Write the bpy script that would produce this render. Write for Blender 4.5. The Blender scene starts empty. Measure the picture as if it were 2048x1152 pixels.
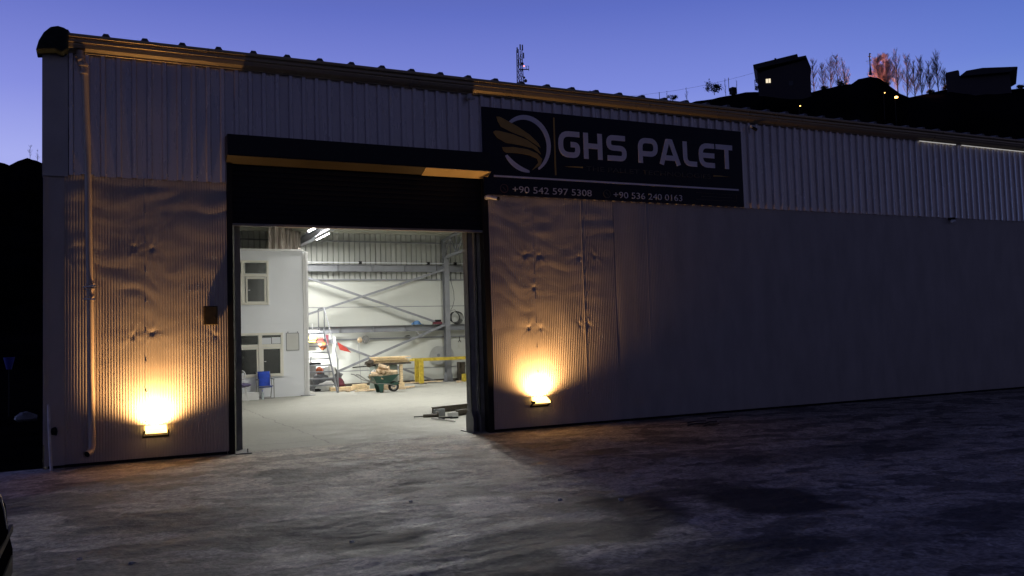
import bpy, math, random
from mathutils import Vector, Matrix, noise
random.seed(7)
R = math.radians
S = bpy.context.scene
COL = S.collection

# ------------------------------------------------------------------ camera
cam_d = bpy.data.cameras.new('camera')
cam = bpy.data.objects.new('camera', cam_d); COL.objects.link(cam)
yaw, pitch, roll = R(25.8), math.atan(101/1720.0), 0.031
Fv = Vector((math.sin(yaw)*math.cos(pitch), math.cos(yaw)*math.cos(pitch), math.sin(pitch)))
Rv = Vector((math.cos(yaw), -math.sin(yaw), 0)); Uv = Rv.cross(Fv)
rr = Rv*math.cos(roll) - Uv*math.sin(roll); uu = Rv*math.sin(roll) + Uv*math.cos(roll)
m3 = Matrix((rr, uu, -Fv)).transposed()
cam.matrix_world = Matrix.Translation((0, -13.16, 1.55)) @ m3.to_4x4()
cam_d.sensor_width = 36.0; cam_d.lens = 36.0*1720/2048
cam_d.clip_start = 0.05; cam_d.clip_end = 3000
S.camera = cam

# ------------------------------------------------------------------ world: dusk sky
W = bpy.data.worlds.new('World'); S.world = W; W.use_nodes = True
nt = W.node_tree; N = nt.nodes; L = nt.links
bg = N['Background']
tc = N.new('ShaderNodeTexCoord')
sep = N.new('ShaderNodeSeparateXYZ'); L.new(tc.outputs['Generated'], sep.inputs[0])
ramp = N.new('ShaderNodeValToRGB'); L.new(sep.outputs['Z'], ramp.inputs[0])
cr = ramp.color_ramp
stops = [(0.0, (.47, .50, .88)), (.20, (.37, .42, .86)), (.27, (.232, .275, .74)), (.36, (.125, .165, .56)), (.50, (.05, .055, .17)), (1.0, (.034, .030, .072))]
cr.elements[0].position = 0; cr.elements[0].color = (*stops[0][1], 1)
cr.elements[1].position = 1; cr.elements[1].color = (*stops[-1][1], 1)
for p, c in stops[1:-1]:
    e = cr.elements.new(p); e.color = (*c, 1)
dot = N.new('ShaderNodeVectorMath'); dot.operation = 'DOT_PRODUCT'
L.new(tc.outputs['Generated'], dot.inputs[0]); dot.inputs[1].default_value = (math.sin(R(-20)), math.cos(R(-20)), 0)
r2 = N.new('ShaderNodeValToRGB')
mp = N.new('ShaderNodeMapRange'); mp.inputs['From Min'].default_value = -1; mp.inputs['From Max'].default_value = 1
L.new(dot.outputs['Value'], mp.inputs['Value']); L.new(mp.outputs[0], r2.inputs[0])
c2 = r2.color_ramp
c2.elements[0].position = 0; c2.elements[0].color = (.145, .14, .13, 1)
c2.elements[1].position = 1; c2.elements[1].color = (1.05, 1.0, 1.0, 1)
for p, c in [(.35, (.18, .165, .165)), (.50, (.24, .24, .26)), (.58, (.55, .76, .86)), (.72, (.85, .93, .97))]:
    e = c2.elements.new(p); e.color = (*c, 1)
mul = N.new('ShaderNodeMix'); mul.data_type = 'RGBA'; mul.blend_type = 'MULTIPLY'; mul.inputs[0].default_value = 1
L.new(ramp.outputs[0], mul.inputs[6]); L.new(r2.outputs[0], mul.inputs[7])
L.new(mul.outputs[2], bg.inputs['Color']); bg.inputs['Strength'].default_value = 1.0

S.view_settings.view_transform = 'Standard'; S.view_settings.look = 'None'
S.view_settings.exposure = 0; S.view_settings.gamma = 1
S.render.engine = 'CYCLES'
S.cycles.use_denoising = True
S.cycles.max_bounces = 6; S.cycles.diffuse_bounces = 4; S.cycles.glossy_bounces = 3
S.cycles.sample_clamp_indirect = 6; S.cycles.caustics_reflective = False

# ------------------------------------------------------------------ materials
def nodes_of(m): return m.node_tree.nodes, m.node_tree.links
MATS = {}
def mat(name, col, rough=.6, metal=0, var=.12, scale=3.0, bump=0.0, bscale=40.0, stretch=(1, 1, 1), emit=None, estr=0, spec=None):
    """procedural: base colour varied by noise, roughness varied, optional bump"""
    if name in MATS: return MATS[name]
    m = bpy.data.materials.new(name); m.use_nodes = True
    n, l = nodes_of(m); b = n['Principled BSDF']
    b.inputs['Metallic'].default_value = metal
    if spec is not None: b.inputs['Specular IOR Level'].default_value = spec
    t = n.new('ShaderNodeTexCoord'); mpn = n.new('ShaderNodeMapping'); mpn.inputs['Scale'].default_value = stretch
    l.new(t.outputs['Object'], mpn.inputs[0])
    nz = n.new('ShaderNodeTexNoise'); nz.inputs['Scale'].default_value = scale; nz.inputs['Detail'].default_value = 6
    l.new(mpn.outputs[0], nz.inputs['Vector'])
    mr = n.new('ShaderNodeMapRange'); mr.inputs['From Min'].default_value = .3; mr.inputs['From Max'].default_value = .7
    mr.inputs['To Min'].default_value = 1-var; mr.inputs['To Max'].default_value = 1+var
    l.new(nz.outputs['Fac'], mr.inputs['Value'])
    hs = n.new('ShaderNodeMix'); hs.data_type = 'RGBA'; hs.blend_type = 'MULTIPLY'; hs.inputs[0].default_value = 1
    hs.inputs[6].default_value = (*col, 1); l.new(mr.outputs[0], hs.inputs[7]); l.new(hs.outputs[2], b.inputs['Base Color'])
    rm = n.new('ShaderNodeMapRange'); rm.inputs['To Min'].default_value = max(.03, rough-.08); rm.inputs['To Max'].default_value = min(1, rough+.08)
    l.new(nz.outputs['Fac'], rm.inputs['Value']); l.new(rm.outputs[0], b.inputs['Roughness'])
    if bump:
        n2 = n.new('ShaderNodeTexNoise'); n2.inputs['Scale'].default_value = bscale; n2.inputs['Detail'].default_value = 5
        l.new(mpn.outputs[0], n2.inputs['Vector'])
        bp = n.new('ShaderNodeBump'); bp.inputs['Strength'].default_value = 1; bp.inputs['Distance'].default_value = bump
        l.new(n2.outputs['Fac'], bp.inputs['Height']); l.new(bp.outputs[0], b.inputs['Normal'])
    if emit:
        b.inputs['Emission Color'].default_value = (*emit, 1); b.inputs['Emission Strength'].default_value = estr
    MATS[name] = m
    return m

M_clad = mat('cladding_paint', (.64, .59, .59), .27, .42, .10, 2.0, stretch=(3, 3, .4))
M_lower = mat('panel_paint', (.47, .43, .40), .45, 0, .12, 1.6, bump=.0006, bscale=60, stretch=(2, 2, .7))
M_flash = mat('flashing_paint', (.52, .50, .49), .4, .0, .12, 2)
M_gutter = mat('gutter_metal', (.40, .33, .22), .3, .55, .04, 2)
M_cap = mat('black_green_plastic', (.022, .03, .026), .6, 0, .3, 8, bump=.01, bscale=14, spec=.15)
M_black = mat('black_steel', (.005, .005, .006), .6, .0, .2, 5, spec=.3)
M_hood = mat('hood_steel', (.012, .012, .015), .45, 0, .2, 5, spec=.3)
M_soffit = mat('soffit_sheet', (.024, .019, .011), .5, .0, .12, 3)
M_soffit2 = mat('pale_soffit_sheet', (.48, .37, .19), .35, .2, .12, 3)  # much paler sheet colour for the right part of the soffit
M_postd = mat('dark_steel', (.23, .23, .22), .5, .0, .2, 6)
M_roof = mat('roof_sheet', (.12, .12, .125), .5, .2, .1, 2)
M_in_low = mat('inner_panel', (.55, .565, .52), .6, 0, .05, .8)
M_in_up = mat('inner_cladding', (.42, .43, .40), .5, .0, .08, 1.2)
M_steel = mat('grey_primer_steel', (.20, .208, .225), .5, .1, .12, 4)
M_ceil = mat('ceiling_sheet', (.42, .42, .36), .5, .1, .08, 1)
M_white = mat('white_panel', (.80, .82, .86), .5, 0, .035, 1)
M_trim = mat('white_trim', (.80, .80, .80), .4, 0, .03, 3)
M_pvc = mat('cream_frame', (.78, .76, .68), .4, 0, .03, 3)
M_glass = mat('dark_window_glass', (.02, .022, .022), .08, 0, .2, 3)
M_wood = mat('raw_wood', (.80, .63, .38), .75, 0, .3, 7, bump=.003, bscale=30, stretch=(1, 1, 4))
M_wood2 = mat('split_wood', (.60, .45, .29), .8, 0, .3, 9, bump=.004, bscale=25)
M_green = mat('green_paint', (.028, .085, .065), .45, .0, .25, 6)
M_grgrn = mat('grey_green_sheet', (.17, .21, .18), .5, .0, .15, 5)
M_yellow = mat('yellow_paint', (.50, .37, .04), .5, 0, .3, 9)
M_blue = mat('blue_fabric', (.02, .07, .48), .8, 0, .15, 12, bump=.002, bscale=90)
M_dull = mat('dull_steel', (.42, .43, .42), .45, .3, .1, 4)
M_bluec = mat('pale_blue_cloth', (.07, .16, .32), .8, 0, .2, 12)
M_rubber = mat('rubber', (.02, .02, .02), .7, 0, .2, 10)
M_chrome = mat('bright_steel', (.5, .5, .5), .25, .9, .15, 8)
M_rust = mat('dark_steel_section', (.09, .075, .06), .6, .3, .35, 9)
M_grey = mat('grey_cloth', (.10, .10, .105), .9, 0, .3, 6, bump=.01, bscale=10)
M_whitec = mat('white_sack', (.62, .62, .60), .85, 0, .12, 6, bump=.008, bscale=12)
M_maroon = mat('maroon_cloth', (.10, .02, .03), .9, 0, .3, 6, bump=.006, bscale=12)
M_orange = mat('orange_plastic', (.40, .08, .02), .5, 0, .1, 5)
M_red = mat('red_cloth', (.30, .03, .02), .8, 0, .15, 6)
M_purple = mat('purple_cushion', (.10, .085, .17), .85, 0, .2, 8)
M_paper = mat('paper', (.70, .72, .76), .8, 0, .03, 5)
M_board = mat('pinned_board', (.60, .60, .575), .7, 0, .04, 3)
M_brown = mat('brown_drape', (.33, .29, .25), .85, 0, .35, 3, bump=.01, bscale=8, stretch=(3, 3, .5))
M_brass = mat('ochre_box', (.055, .040, .012), .5, .2, .5, 12)
M_pipe = mat('pvc_pipe', (.60, .50, .40), .35, 0, .08, 4)
M_hose = mat('pale_hose', (.75, .70, .66), .6, 0, .15, 8)
M_bottle = mat('clear_plastic', (.45, .5, .52), .15, 0, .1, 5)
M_cable = mat('cable_black', (.025, .025, .027), .6, 0, .1, 5)
M_lampw = mat('white_housing', (.7, .7, .7), .4, 0, .05, 5)
M_sign = mat('sign_navy', (.008, .009, .022), .38, 0, .15, 2, bump=.0008, bscale=5, spec=.25)
M_letter = mat('sign_white', (.90, .86, .92), .6, 0, .04, 5)
M_tel = mat('sign_pale', (.78, .76, .76), .6, 0, .04, 5)
M_gold = mat('sign_gold', (.46, .30, .075), .5, 0, .10, 5)
M_tag = mat('sign_dim', (.07, .062, .052), .6, 0, .1, 5)
M_ringr = mat('sign_ring', (.11, .055, .045), .6, 0, .1, 5)
M_bark = mat('bark', (.055, .045, .04), .95, 0, .3, 8)
M_leaf = mat('evergreen_leaf', (.02, .03, .015), .9, 0, .3, 8)
M_hwall = mat('house_render', (.03, .022, .025), .9, 0, .12, .8)
M_hroof = mat('house_roof', (.02, .018, .02), .9, 0, .2, 2)
M_mast = mat('mast_steel', (.07, .075, .08), .6, .4, .2, 3)
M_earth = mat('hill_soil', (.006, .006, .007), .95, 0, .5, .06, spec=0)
M_carp = mat('dark_car_paint', (.006, .0055, .007), .5, .0, .1, 6, spec=0)
M_amber = mat('tail_lens', (.25, .07, .02), .2, 0, .1, 6)
M_bin = mat('blue_plastic', (.03, .04, .30), .5, 0, .1, 6)
E_warm = mat('warm_lamp_glass', (1, .8, .5), .3, emit=(1, .62, .17), estr=5)
E_tube = mat('tube_glow', (1, 1, 1), .3, emit=(1, .98, .93), estr=22)
E_work = mat('work_lamp_glow', (1, 1, 1), .3, emit=(1, 1, .97), estr=14)
E_win = mat('lit_window', (1, .85, .6), .3, emit=(1, .85, .58), estr=1.0)
E_street = mat('street_lamp_glow', (1, .8, .5), .3, emit=(1, .50, .12), estr=7)
E_redl = mat('red_beacon', (1, .2, .15), .3, emit=(1, .25, .22), estr=3)
E_eave = mat('eave_glow', (1, 1, .95), .3, emit=(.95, .92, .85), estr=.4)  # glow of the added eave strips

# ground materials ------------------------------------------------------
def concrete(name, base, dark, stains, bumpd, jointy=None, rough=.8, cvar=.5):
    m = bpy.data.materials.new(name); m.use_nodes = True
    n, l = nodes_of(m); b = n['Principled BSDF']
    t = n.new('ShaderNodeTexCoord')
    def nz(scale, detail, stretch, rot=0, dist=0.0):
        mpn = n.new('ShaderNodeMapping'); mpn.inputs['Scale'].default_value = stretch; mpn.inputs['Rotation'].default_value = (0, 0, rot)
        l.new(t.outputs['Object'], mpn.inputs[0])
        x = n.new('ShaderNodeTexNoise'); x.inputs['Scale'].default_value = scale; x.inputs['Detail'].default_value = detail
        x.inputs['Distortion'].default_value = dist
        l.new(mpn.outputs[0], x.inputs['Vector']); return x.outputs['Fac']
    def mrange(v, a, b_, c, d):
        x = n.new('ShaderNodeMapRange'); x.inputs['From Min'].default_value = a; x.inputs['From Max'].default_value = b_
        x.inputs['To Min'].default_value = c; x.inputs['To Max'].default_value = d; l.new(v, x.inputs['Value']); return x.outputs[0]
    def mth(op, a, b_):
        x = n.new('ShaderNodeMath'); x.operation = op
        for i, v in enumerate((a, b_)):
            if isinstance(v, (int, float)): x.inputs[i].default_value = v
            else: l.new(v, x.inputs[i])
        return x.outputs[0]
    big = nz(.55, 7, (1, 1.6, 1), .3, .6)
    streak = nz(1.9, 10, (.85, 1.5, 1), -.30, .7)
    fine = nz(24, 9, (1, 1.15, 1), .2, .5)
    mid = nz(5.5, 10, (1, 1.2, 1), .25, .5)
    k = mth('MULTIPLY', mrange(big, .3, .7, 1-cvar*.8, 1.1), mrange(streak, .32, .68, 1-cvar*.55, 1.12))
    k = mth('MULTIPLY', k, mrange(mid, .35, .65, 1-cvar*.8, 1.12))
    k = mth('MULTIPLY', k, mrange(fine, .35, .65, 1-cvar*1.0, 1.2))
    if cvar > .4:   # crisp edged scabs of dirt and pale worn spots
        k = mth('MULTIPLY', k, mrange(nz(1.25, 12, (.8, 1.3, 1), .4, .3), .535, .56, 1.0, .42))
        k = mth('MULTIPLY', k, mrange(nz(3.1, 12, (1, 1.3, 1), -.2, .2), .60, .62, 1.0, .5))
        k = mth('ADD', k, mrange(nz(9, 10, (1, 1, 1), .9, .2), .66, .69, 0, .35))
    sx = n.new('ShaderNodeSeparateXYZ'); l.new(t.outputs['Object'], sx.inputs[0])
    warp = mrange(nz(1.3, 5, (1, 1, 1), 0, .5), .3, .7, -.55, .55)
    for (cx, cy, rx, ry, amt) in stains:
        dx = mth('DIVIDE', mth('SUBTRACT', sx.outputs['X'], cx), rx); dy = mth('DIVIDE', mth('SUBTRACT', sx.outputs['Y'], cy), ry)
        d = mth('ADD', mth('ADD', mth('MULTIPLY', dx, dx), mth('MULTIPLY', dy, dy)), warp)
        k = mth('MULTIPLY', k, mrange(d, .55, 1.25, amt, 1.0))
    if jointy:
        for (axis, pos, w) in jointy:
            wob = mrange(nz(2.0, 4, (1, 1, 1)), .3, .7, -.05, .05)
            d = mth('ABSOLUTE', mth('SUBTRACT', mth('ADD', sx.outputs[axis], wob), pos), 0)
            k = mth('MULTIPLY', k, mrange(d, w*.4, w, .45, 1.0))
    mx = n.new('ShaderNodeMix'); mx.data_type = 'RGBA'; mx.inputs[6].default_value = (*dark, 1); mx.inputs[7].default_value = (*base, 1)
    l.new(k, mx.inputs[0]); l.new(mx.outputs[2], b.inputs['Base Color'])
    l.new(mrange(streak, .3, .7, rough-.16, rough+.1), b.inputs['Roughness'])
    h = mth('ADD', mth('ADD', mth('MULTIPLY', streak, 1.0), mth('MULTIPLY', mid, .55)), mth('MULTIPLY', fine, .16))
    bp = n.new('ShaderNodeBump'); bp.inputs['Strength'].default_value = 1; bp.inputs['Distance'].default_value = bumpd
    l.new(h, bp.inputs['Height']); l.new(bp.outputs[0], b.inputs['Normal'])
    return m
M_yard = concrete('rough_concrete', (.66, .61, .52), (.024, .022, .020),
                  [(5.55, -6.95, .60, .70, .06), (4.35, -6.6, .45, .60, .10), (3.2, -7.2, .9, .5, .22), (1.95, -6.5, .65, .45, .12), (.7, -4.75, 1.2, .5, .35), (1.2, -5.7, 1.2, .45, .35), (3.6, -8.4, 1.2, .5, .4),
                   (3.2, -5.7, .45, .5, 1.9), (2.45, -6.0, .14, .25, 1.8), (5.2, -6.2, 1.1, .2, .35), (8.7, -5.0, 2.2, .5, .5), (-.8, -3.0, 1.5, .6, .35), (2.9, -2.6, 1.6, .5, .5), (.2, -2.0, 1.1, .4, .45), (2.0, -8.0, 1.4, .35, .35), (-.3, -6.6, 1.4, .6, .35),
                   (3.9, -4.6, 1.0, .22, .55), (1.9, -3.6, .9, .2, .6), (7.2, -3.2, 1.4, .3, .6), (6.5, -8.5, 1.6, .4, .6), (9.2, -.9, .25, .12, .3)], .032, cvar=.55)
M_floor = concrete('floor_concrete', (.36, .355, .31), (.09, .088, .078), [(4.2, 3.0, 1.5, .8, .85)], .008,
                   [('X', 3.3, .02), ('Y', .9, .025), ('Y', 6.2, .012), ('Y', 12.0, .012), ('X', 9.0, .012)], cvar=.16)
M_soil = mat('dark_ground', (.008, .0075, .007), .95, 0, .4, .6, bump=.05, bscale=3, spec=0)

# ------------------------------------------------------------------ mesh builder
class MB:
    def __init__(s): s.v = []; s.f = []
    def add(s, vs, fs):
        o = len(s.v); s.v += [tuple(v) for v in vs]; s.f += [tuple(o+i for i in f) for f in fs]; return s
    def box(s, x0, x1, y0, y1, z0, z1):
        return s.add([(x0, y0, z0), (x1, y0, z0), (x1, y1, z0), (x0, y1, z0), (x0, y0, z1), (x1, y0, z1), (x1, y1, z1), (x0, y1, z1)],
                     [(0, 3, 2, 1), (4, 5, 6, 7), (0, 1, 5, 4), (1, 2, 6, 5), (2, 3, 7, 6), (3, 0, 4, 7)])
    def bar(s, p, q, w, h=None, up=(0, 0, 1)):
        h = h or w; p = Vector(p); q = Vector(q); d = (q-p).normalized(); u = Vector(up)
        if abs(d.dot(u)) > .98: u = Vector((1, 0, 0))
        a = d.cross(u).normalized()*w/2; b = a.cross(d).normalized()*h/2
        vs = [p-a-b, p+a-b, p+a+b, p-a+b, q-a-b, q+a-b, q+a+b, q-a+b]
        return s.add(vs, [(0, 3, 2, 1), (4, 5, 6, 7), (0, 1, 5, 4), (1, 2, 6, 5), (2, 3, 7, 6), (3, 0, 4, 7)])
    def tube(s, pts, r, n=8, cap=True):
        pts = [Vector(p) for p in pts]; rs = r if isinstance(r, (list, tuple)) else [r]*len(pts)
        rings = []; o = len(s.v); prev = None
        for i, p in enumerate(pts):
            d = (pts[min(i+1, len(pts)-1)]-pts[max(i-1, 0)]).normalized()
            if prev is None:
                a = d.cross(Vector((0, 0, 1)))
                if a.length < .05: a = d.cross(Vector((1, 0, 0)))
            else: a = prev - d*prev.dot(d)
            a.normalize(); prev = a; b = d.cross(a)
            for k in range(n):
                t = 2*math.pi*k/n; s.v.append(tuple(p+(a*math.cos(t)+b*math.sin(t))*rs[i]))
        for i in range(len(pts)-1):
            for k in range(n):
                k2 = (k+1) % n; s.f.append((o+i*n+k, o+i*n+k2, o+(i+1)*n+k2, o+(i+1)*n+k))
        if cap:
            s.f.append(tuple(o+k for k in range(n))[::-1]); s.f.append(tuple(o+(len(pts)-1)*n+k for k in range(n)))
        return s
    def disc(s, c, ax, r, t, n=24, r0=0):
        c = Vector(c); ax = Vector(ax).normalized()
        if r0 == 0: return s.tube([c-ax*t/2, c+ax*t/2], r, n)
        a = ax.orthogonal().normalized(); b = ax.cross(a); vs = []; fs = []
        for k in range(n):
            d = a*math.cos(2*math.pi*k/n)+b*math.sin(2*math.pi*k/n)
            vs += [c-ax*t/2+d*r, c+ax*t/2+d*r, c+ax*t/2+d*r0, c-ax*t/2+d*r0]
        for k in range(n):
            i = 4*k; j = 4*((k+1) % n)
            for q in range(4): fs.append((i+q, j+q, j+(q+1) % 4, i+(q+1) % 4))
        return s.add(vs, fs)
    def prism(s, poly, axis, a, b):
        """poly of 2D points, extruded along axis ('x': (y,z), 'y': (x,z), 'z': (x,y))"""
        def P(u, v, w): return {'x': (w, u, v), 'y': (u, w, v), 'z': (u, v, w)}[axis]
        n = len(poly); vs = [P(u, v, a) for u, v in poly]+[P(u, v, b) for u, v in poly]
        fs = [tuple(range(n)), tuple(range(2*n-1, n-1, -1))]+[(i, i+n, (i+1) % n+n, (i+1) % n) for i in range(n)]
        return s.add(vs, fs)
    def grid(s, fn, us, vs_):
        o = len(s.v); nu, nv = len(us), len(vs_)
        for v in vs_:
            for u in us: s.v.append(tuple(fn(u, v)))
        for j in range(nv-1):
            for i in range(nu-1):
                a = o+j*nu+i; s.f.append((a, a+1, a+nu+1, a+nu))
        return s
    def blob(s, c, rx, ry, rz, seed=0, amp=.25, n=14, flat=True):
        c = Vector(c); o = len(s.v); m = n//2+1
        for j in range(m+1):
            th = math.pi*j/m
            for i in range(n):
                ph = 2*math.pi*i/n; d = Vector((math.sin(th)*math.cos(ph), math.sin(th)*math.sin(ph), math.cos(th)))
                k = 1+amp*noise.noise(d*1.7+Vector((seed*3.1, seed, 0)))*1.6
                z = d.z*rz*k
                if flat and z < -rz*.7: z = -rz*.7
                s.v.append((c.x+d.x*rx*k, c.y+d.y*ry*k, c.z+z))
        for j in range(m):
            for i in range(n):
                i2 = (i+1) % n; s.f.append((o+j*n+i, o+(j+1)*n+i, o+(j+1)*n+i2, o+j*n+i2))
        return s
    def build(s, name, m, parent=None, smooth=False, bevel=0):
        off = Vector((0, 0, 0)) if parent is None else OFF[parent.name]
        me = bpy.data.meshes.new(name); me.from_pydata([tuple(Vector(v)-off) for v in s.v], [], s.f); me.materials.append(m)
        me.validate()
        if smooth:
            for p in me.polygons: p.use_smooth = True
            try: me.set_sharp_from_angle(angle=R(38))
            except Exception: pass
        o = bpy.data.objects.new(name, me); COL.objects.link(o)
        if parent: o.parent = parent
        OFF[o.name] = off
        if bevel:
            b = o.modifiers.new('bevel', 'BEVEL'); b.width = bevel; b.segments = 2; b.limit_method = 'ANGLE'
        return o
OFF = {}
def tag(o, label=None, cat=None, group=None, kind=None):
    for k, v in (('label', label), ('category', cat), ('group', group), ('kind', kind)):
        if v: o[k] = v
    return o
def thing(name, label, cat, loc, group=None):
    o = bpy.data.objects.new(name, None); COL.objects.link(o); o.location = loc; o.empty_display_size = .2
    OFF[o.name] = Vector(loc); return tag(o, label, cat, group)
def single(mb, name, m, label, cat, group=None, smooth=False, bevel=0):
    """a thing that is one mesh; its origin goes to the middle of its base"""
    xs = [v[0] for v in mb.v]; ys = [v[1] for v in mb.v]; zs = [v[2] for v in mb.v]
    c = Vector(((min(xs)+max(xs))/2, (min(ys)+max(ys))/2, min(zs)))
    mb.v = [tuple(Vector(v)-c) for v in mb.v]
    o = mb.build(name, m, None, smooth, bevel); o.location = c
    return tag(o, label, cat, group)
def frange(a, b, n): return [a+(b-a)*i/n for i in range(n+1)]
def copy_tree(o, parent=None):
    c = o.copy(); COL.objects.link(c)
    OFF[c.name] = OFF.get(o.name, Vector((0, 0, 0)))
    if parent: c.parent = parent
    for ch in list(o.children): copy_tree(ch, c)
    return c
def area(name, loc, size, sy, power, col, aim=(0, 0, -1), spread=180, parent=None):
    d = bpy.data.lights.new(name, 'AREA'); d.shape = 'RECTANGLE'; d.size = size; d.size_y = sy; d.energy = power; d.color = col; d.spread = R(spread)
    o = bpy.data.objects.new(name, d); COL.objects.link(o)
    off = OFF[parent.name] if parent else Vector((0, 0, 0))
    o.location = Vector(loc)-off; o.rotation_euler = Vector(aim).to_track_quat('-Z', 'Y').to_euler()
    if parent: o.parent = parent
    return o

# ------------------------------------------------------------------ terrain
g = MB(); g.box(-500, 900, -300, 900, -1.2, -.14); tag(g.build('ground', M_soil), kind='structure')
def yard_h(x, y):
    fade = min(1, max(0, (-y-.2)/1.2))
    h = .035*noise.noise(Vector((x*.35, y*.6, 3)))+.012*noise.noise(Vector((x*1.1, y*2.6, 9)))
    if -3 < x < 13 and y > -12:
        u = x*.94+y*.3; v = y*.95-x*.25; w = noise.noise(Vector((x*.7, y*.7, 21)))
        k = .35+.9*max(0, w+.35)
        h += k*(.012*(1-abs(noise.noise(Vector((u*1.9+w, v*3.6, 31)))*2))+.006*(1-abs(noise.noise(Vector((u*4.5, v*8, 41)))*2))+.0045*noise.noise(Vector((x*14, y*17, 51))))
    return fade*h
def yard_fn(x, y):
    z = yard_h(x, y)
    if x < -1.0: z -= .10*min(1, (-1.0-x)/2)
    return (x, y, z)
g = MB()
gx = frange(-14, -2, 60)+frange(-2, 12, 480)[1:]+frange(12, 34, 120)[1:]; gy = frange(-24, -11.4, 40)+frange(-11.4, .12, 420)[1:]
g.grid(yard_fn, gx, gy)
g.add([(-14, .12, 0), (34, .12, 0), (34, .12, -.5), (-14, .12, -.5)], [(0, 1, 2, 3)])
tag(g.build('concrete_yard', M_yard, smooth=True), kind='structure')
g = MB(); g.box(-.5, 32, .124, 17.86, -.3, .0); tag(g.build('floor', M_floor), kind='structure')

# ridge of the hill behind the warehouse (x, y, z)
RIDGE = [(60, 118, 33), (72, 108, 36.5), (80.5, 101.4, 38.9), (85, 98.1, 38.6), (89.9, 94.1, 39.2), (93.9, 90.7, 39.6), (98.9, 86, 38.0), (100.9, 83.8, 38.6), (103.0, 81.6, 38.9), (104.0, 80.5, 38.9),
         (104.6, 79.7, 39.5), (105.8, 78.5, 39.75), (106.6, 77.6, 39.3), (107.3, 76.7, 38.1), (108.4, 75.5, 36.4), (109.1, 74.5, 35.7), (110.9, 72.3, 35.9), (112.5, 70.2, 36.2), (114.3, 67.6, 35.2), (117.5, 63, 34.6), (120.8, 57.5, 33.9), (128, 45, 31), (136, 25, 24), (142, 0, 15)]
def hill(name, ridge, foot, back, amp, steps=26):
    g = MB(); rows = []
    pts = []
    for i in range(len(ridge)-1):
        a, b = Vector(ridge[i]), Vector(ridge[i+1]); n_ = max(1, int((b-a).length/1.2))
        for k in range(n_): pts.append(a.lerp(b, k/n_))
    pts.append(Vector(ridge[-1]))
    o = 0; nn = len(pts)
    for j in range(-8, steps+1):
        for p in pts:
            if j >= 0:
                t = j/steps; q = Vector((p.x*(1-t)+p.x*foot*t, (p.y+13.16)*(1-t)+(p.y+13.16)*foot*t-13.16, 0))
                q.z = (p.z+.2)*((1-t)**1.25)-.3
                q.z += amp*noise.noise(q*.12)*math.sin(math.pi*t)*2+ (.25*noise.noise(q*.9) if t > 0 else .22*noise.noise(q*1.9))
            else:
                t = -j/8; q = Vector((p.x*(1+back*t), (p.y+13.16)*(1+back*t)-13.16, p.z*(1-t*.9)))
            g.v.append(tuple(q))
    nr = steps+9
    for j in range(nr-1):
        for i in range(nn-1):
            a = j*nn+i; g.f.append((a, a+1, a+nn+1, a+nn))
    return g
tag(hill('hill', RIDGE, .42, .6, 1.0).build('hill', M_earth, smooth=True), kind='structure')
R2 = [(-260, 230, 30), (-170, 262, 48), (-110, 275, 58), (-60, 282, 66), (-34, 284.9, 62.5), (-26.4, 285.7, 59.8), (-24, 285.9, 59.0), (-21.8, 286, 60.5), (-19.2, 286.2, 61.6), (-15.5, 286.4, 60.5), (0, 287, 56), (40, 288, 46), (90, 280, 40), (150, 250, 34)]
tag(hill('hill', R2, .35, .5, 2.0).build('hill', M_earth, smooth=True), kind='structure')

# ------------------------------------------------------------------ warehouse
WH = thing('warehouse', 'long corrugated metal warehouse with open roller door and lit interior', 'warehouse', (0, 0, 0))
X0, X1 = -.62, 31.5
DENT = [(.438, 1.75), (.703, 1.79), (.697, 2.984), (.469, 2.994), (6.662, 1.73), (6.894, 1.724), (6.63, 2.977), (6.901, 2.963), (7.671, 1.751), (7.855, 1.747), (6.783, 2.416), (8.031, 2.97), (7.70, 2.95), (1.55, 1.72)]
def panel_y(x, z, ribs=True, x0=0):
    y = 0.0
    # fine ribs
    if ribs:
        ph = ((x-x0)/.036) % 1.0
        y -= .0045*(0.5+0.5*math.cos(2*math.pi*ph))
    hi = min(1, max(0, (z-1.2)/2.0))
    ww = noise.noise(Vector((x*.9, z*.7, 1.3)))
    q = Vector((x*1.15+.35*ww, z*3.6+1.1*noise.noise(Vector((x*1.6, z*.8, 6))), 3))
    rdg = 1-abs(noise.noise(q)*2.2); r2_ = noise.noise(Vector((x*2.4, z*7.5+1.5*ww, 9)))
    a = hi*(.0075*max(-.4, rdg)+.0045*r2_)*(.35+1.1*abs(noise.noise(Vector((x*1.1+3, z*.9, 8)))))
    a += .0016*noise.noise(Vector((x*3, z*5, 15)))
    if z > 3.85: a *= max(0, 1-(z-3.85)/.12)
    y += a
    y += .010*noise.noise(Vector((x*1.2, z*.5, 2)))*min(1, z)
    for (dx, dz) in DENT:
        d2 = (x-dx)**2+(z-dz)**2
        if d2 < .16:
            d = math.sqrt(d2); th = math.atan2(z-dz, x-dx)
            y += .011*math.exp(-d2/.0013)+.0058*math.exp(-d/.13)*noise.noise(Vector((math.cos(th)*2.2+dx*7, math.sin(th)*2.2, dz*3+d*2)))
            if z > dz and abs(x-dx) < .03 and z-dz < .16: y -= .006*(1-abs(x-dx)/.03)*(1-(z-dz)/.16)
    return y
SEAMS = [.60, 6.78, 7.76]
def panel_fn(x, z):
    y = panel_y(x, z)
    for s_ in SEAMS:
        if 0 <= x-s_ < .03: y -= .0035
    return (x, y, z)
def wall_panel(xa, xb, step, zs):
    g = MB(); n_ = int((xb-xa)/step); g.grid(panel_fn, frange(xa, xb, n_), zs)
    return g
zs = frange(.045, 3.985, 150)
wall_panel(X0+.22, 1.72, .0065, zs).build('wall_panel', M_lower, WH, smooth=True)
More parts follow.
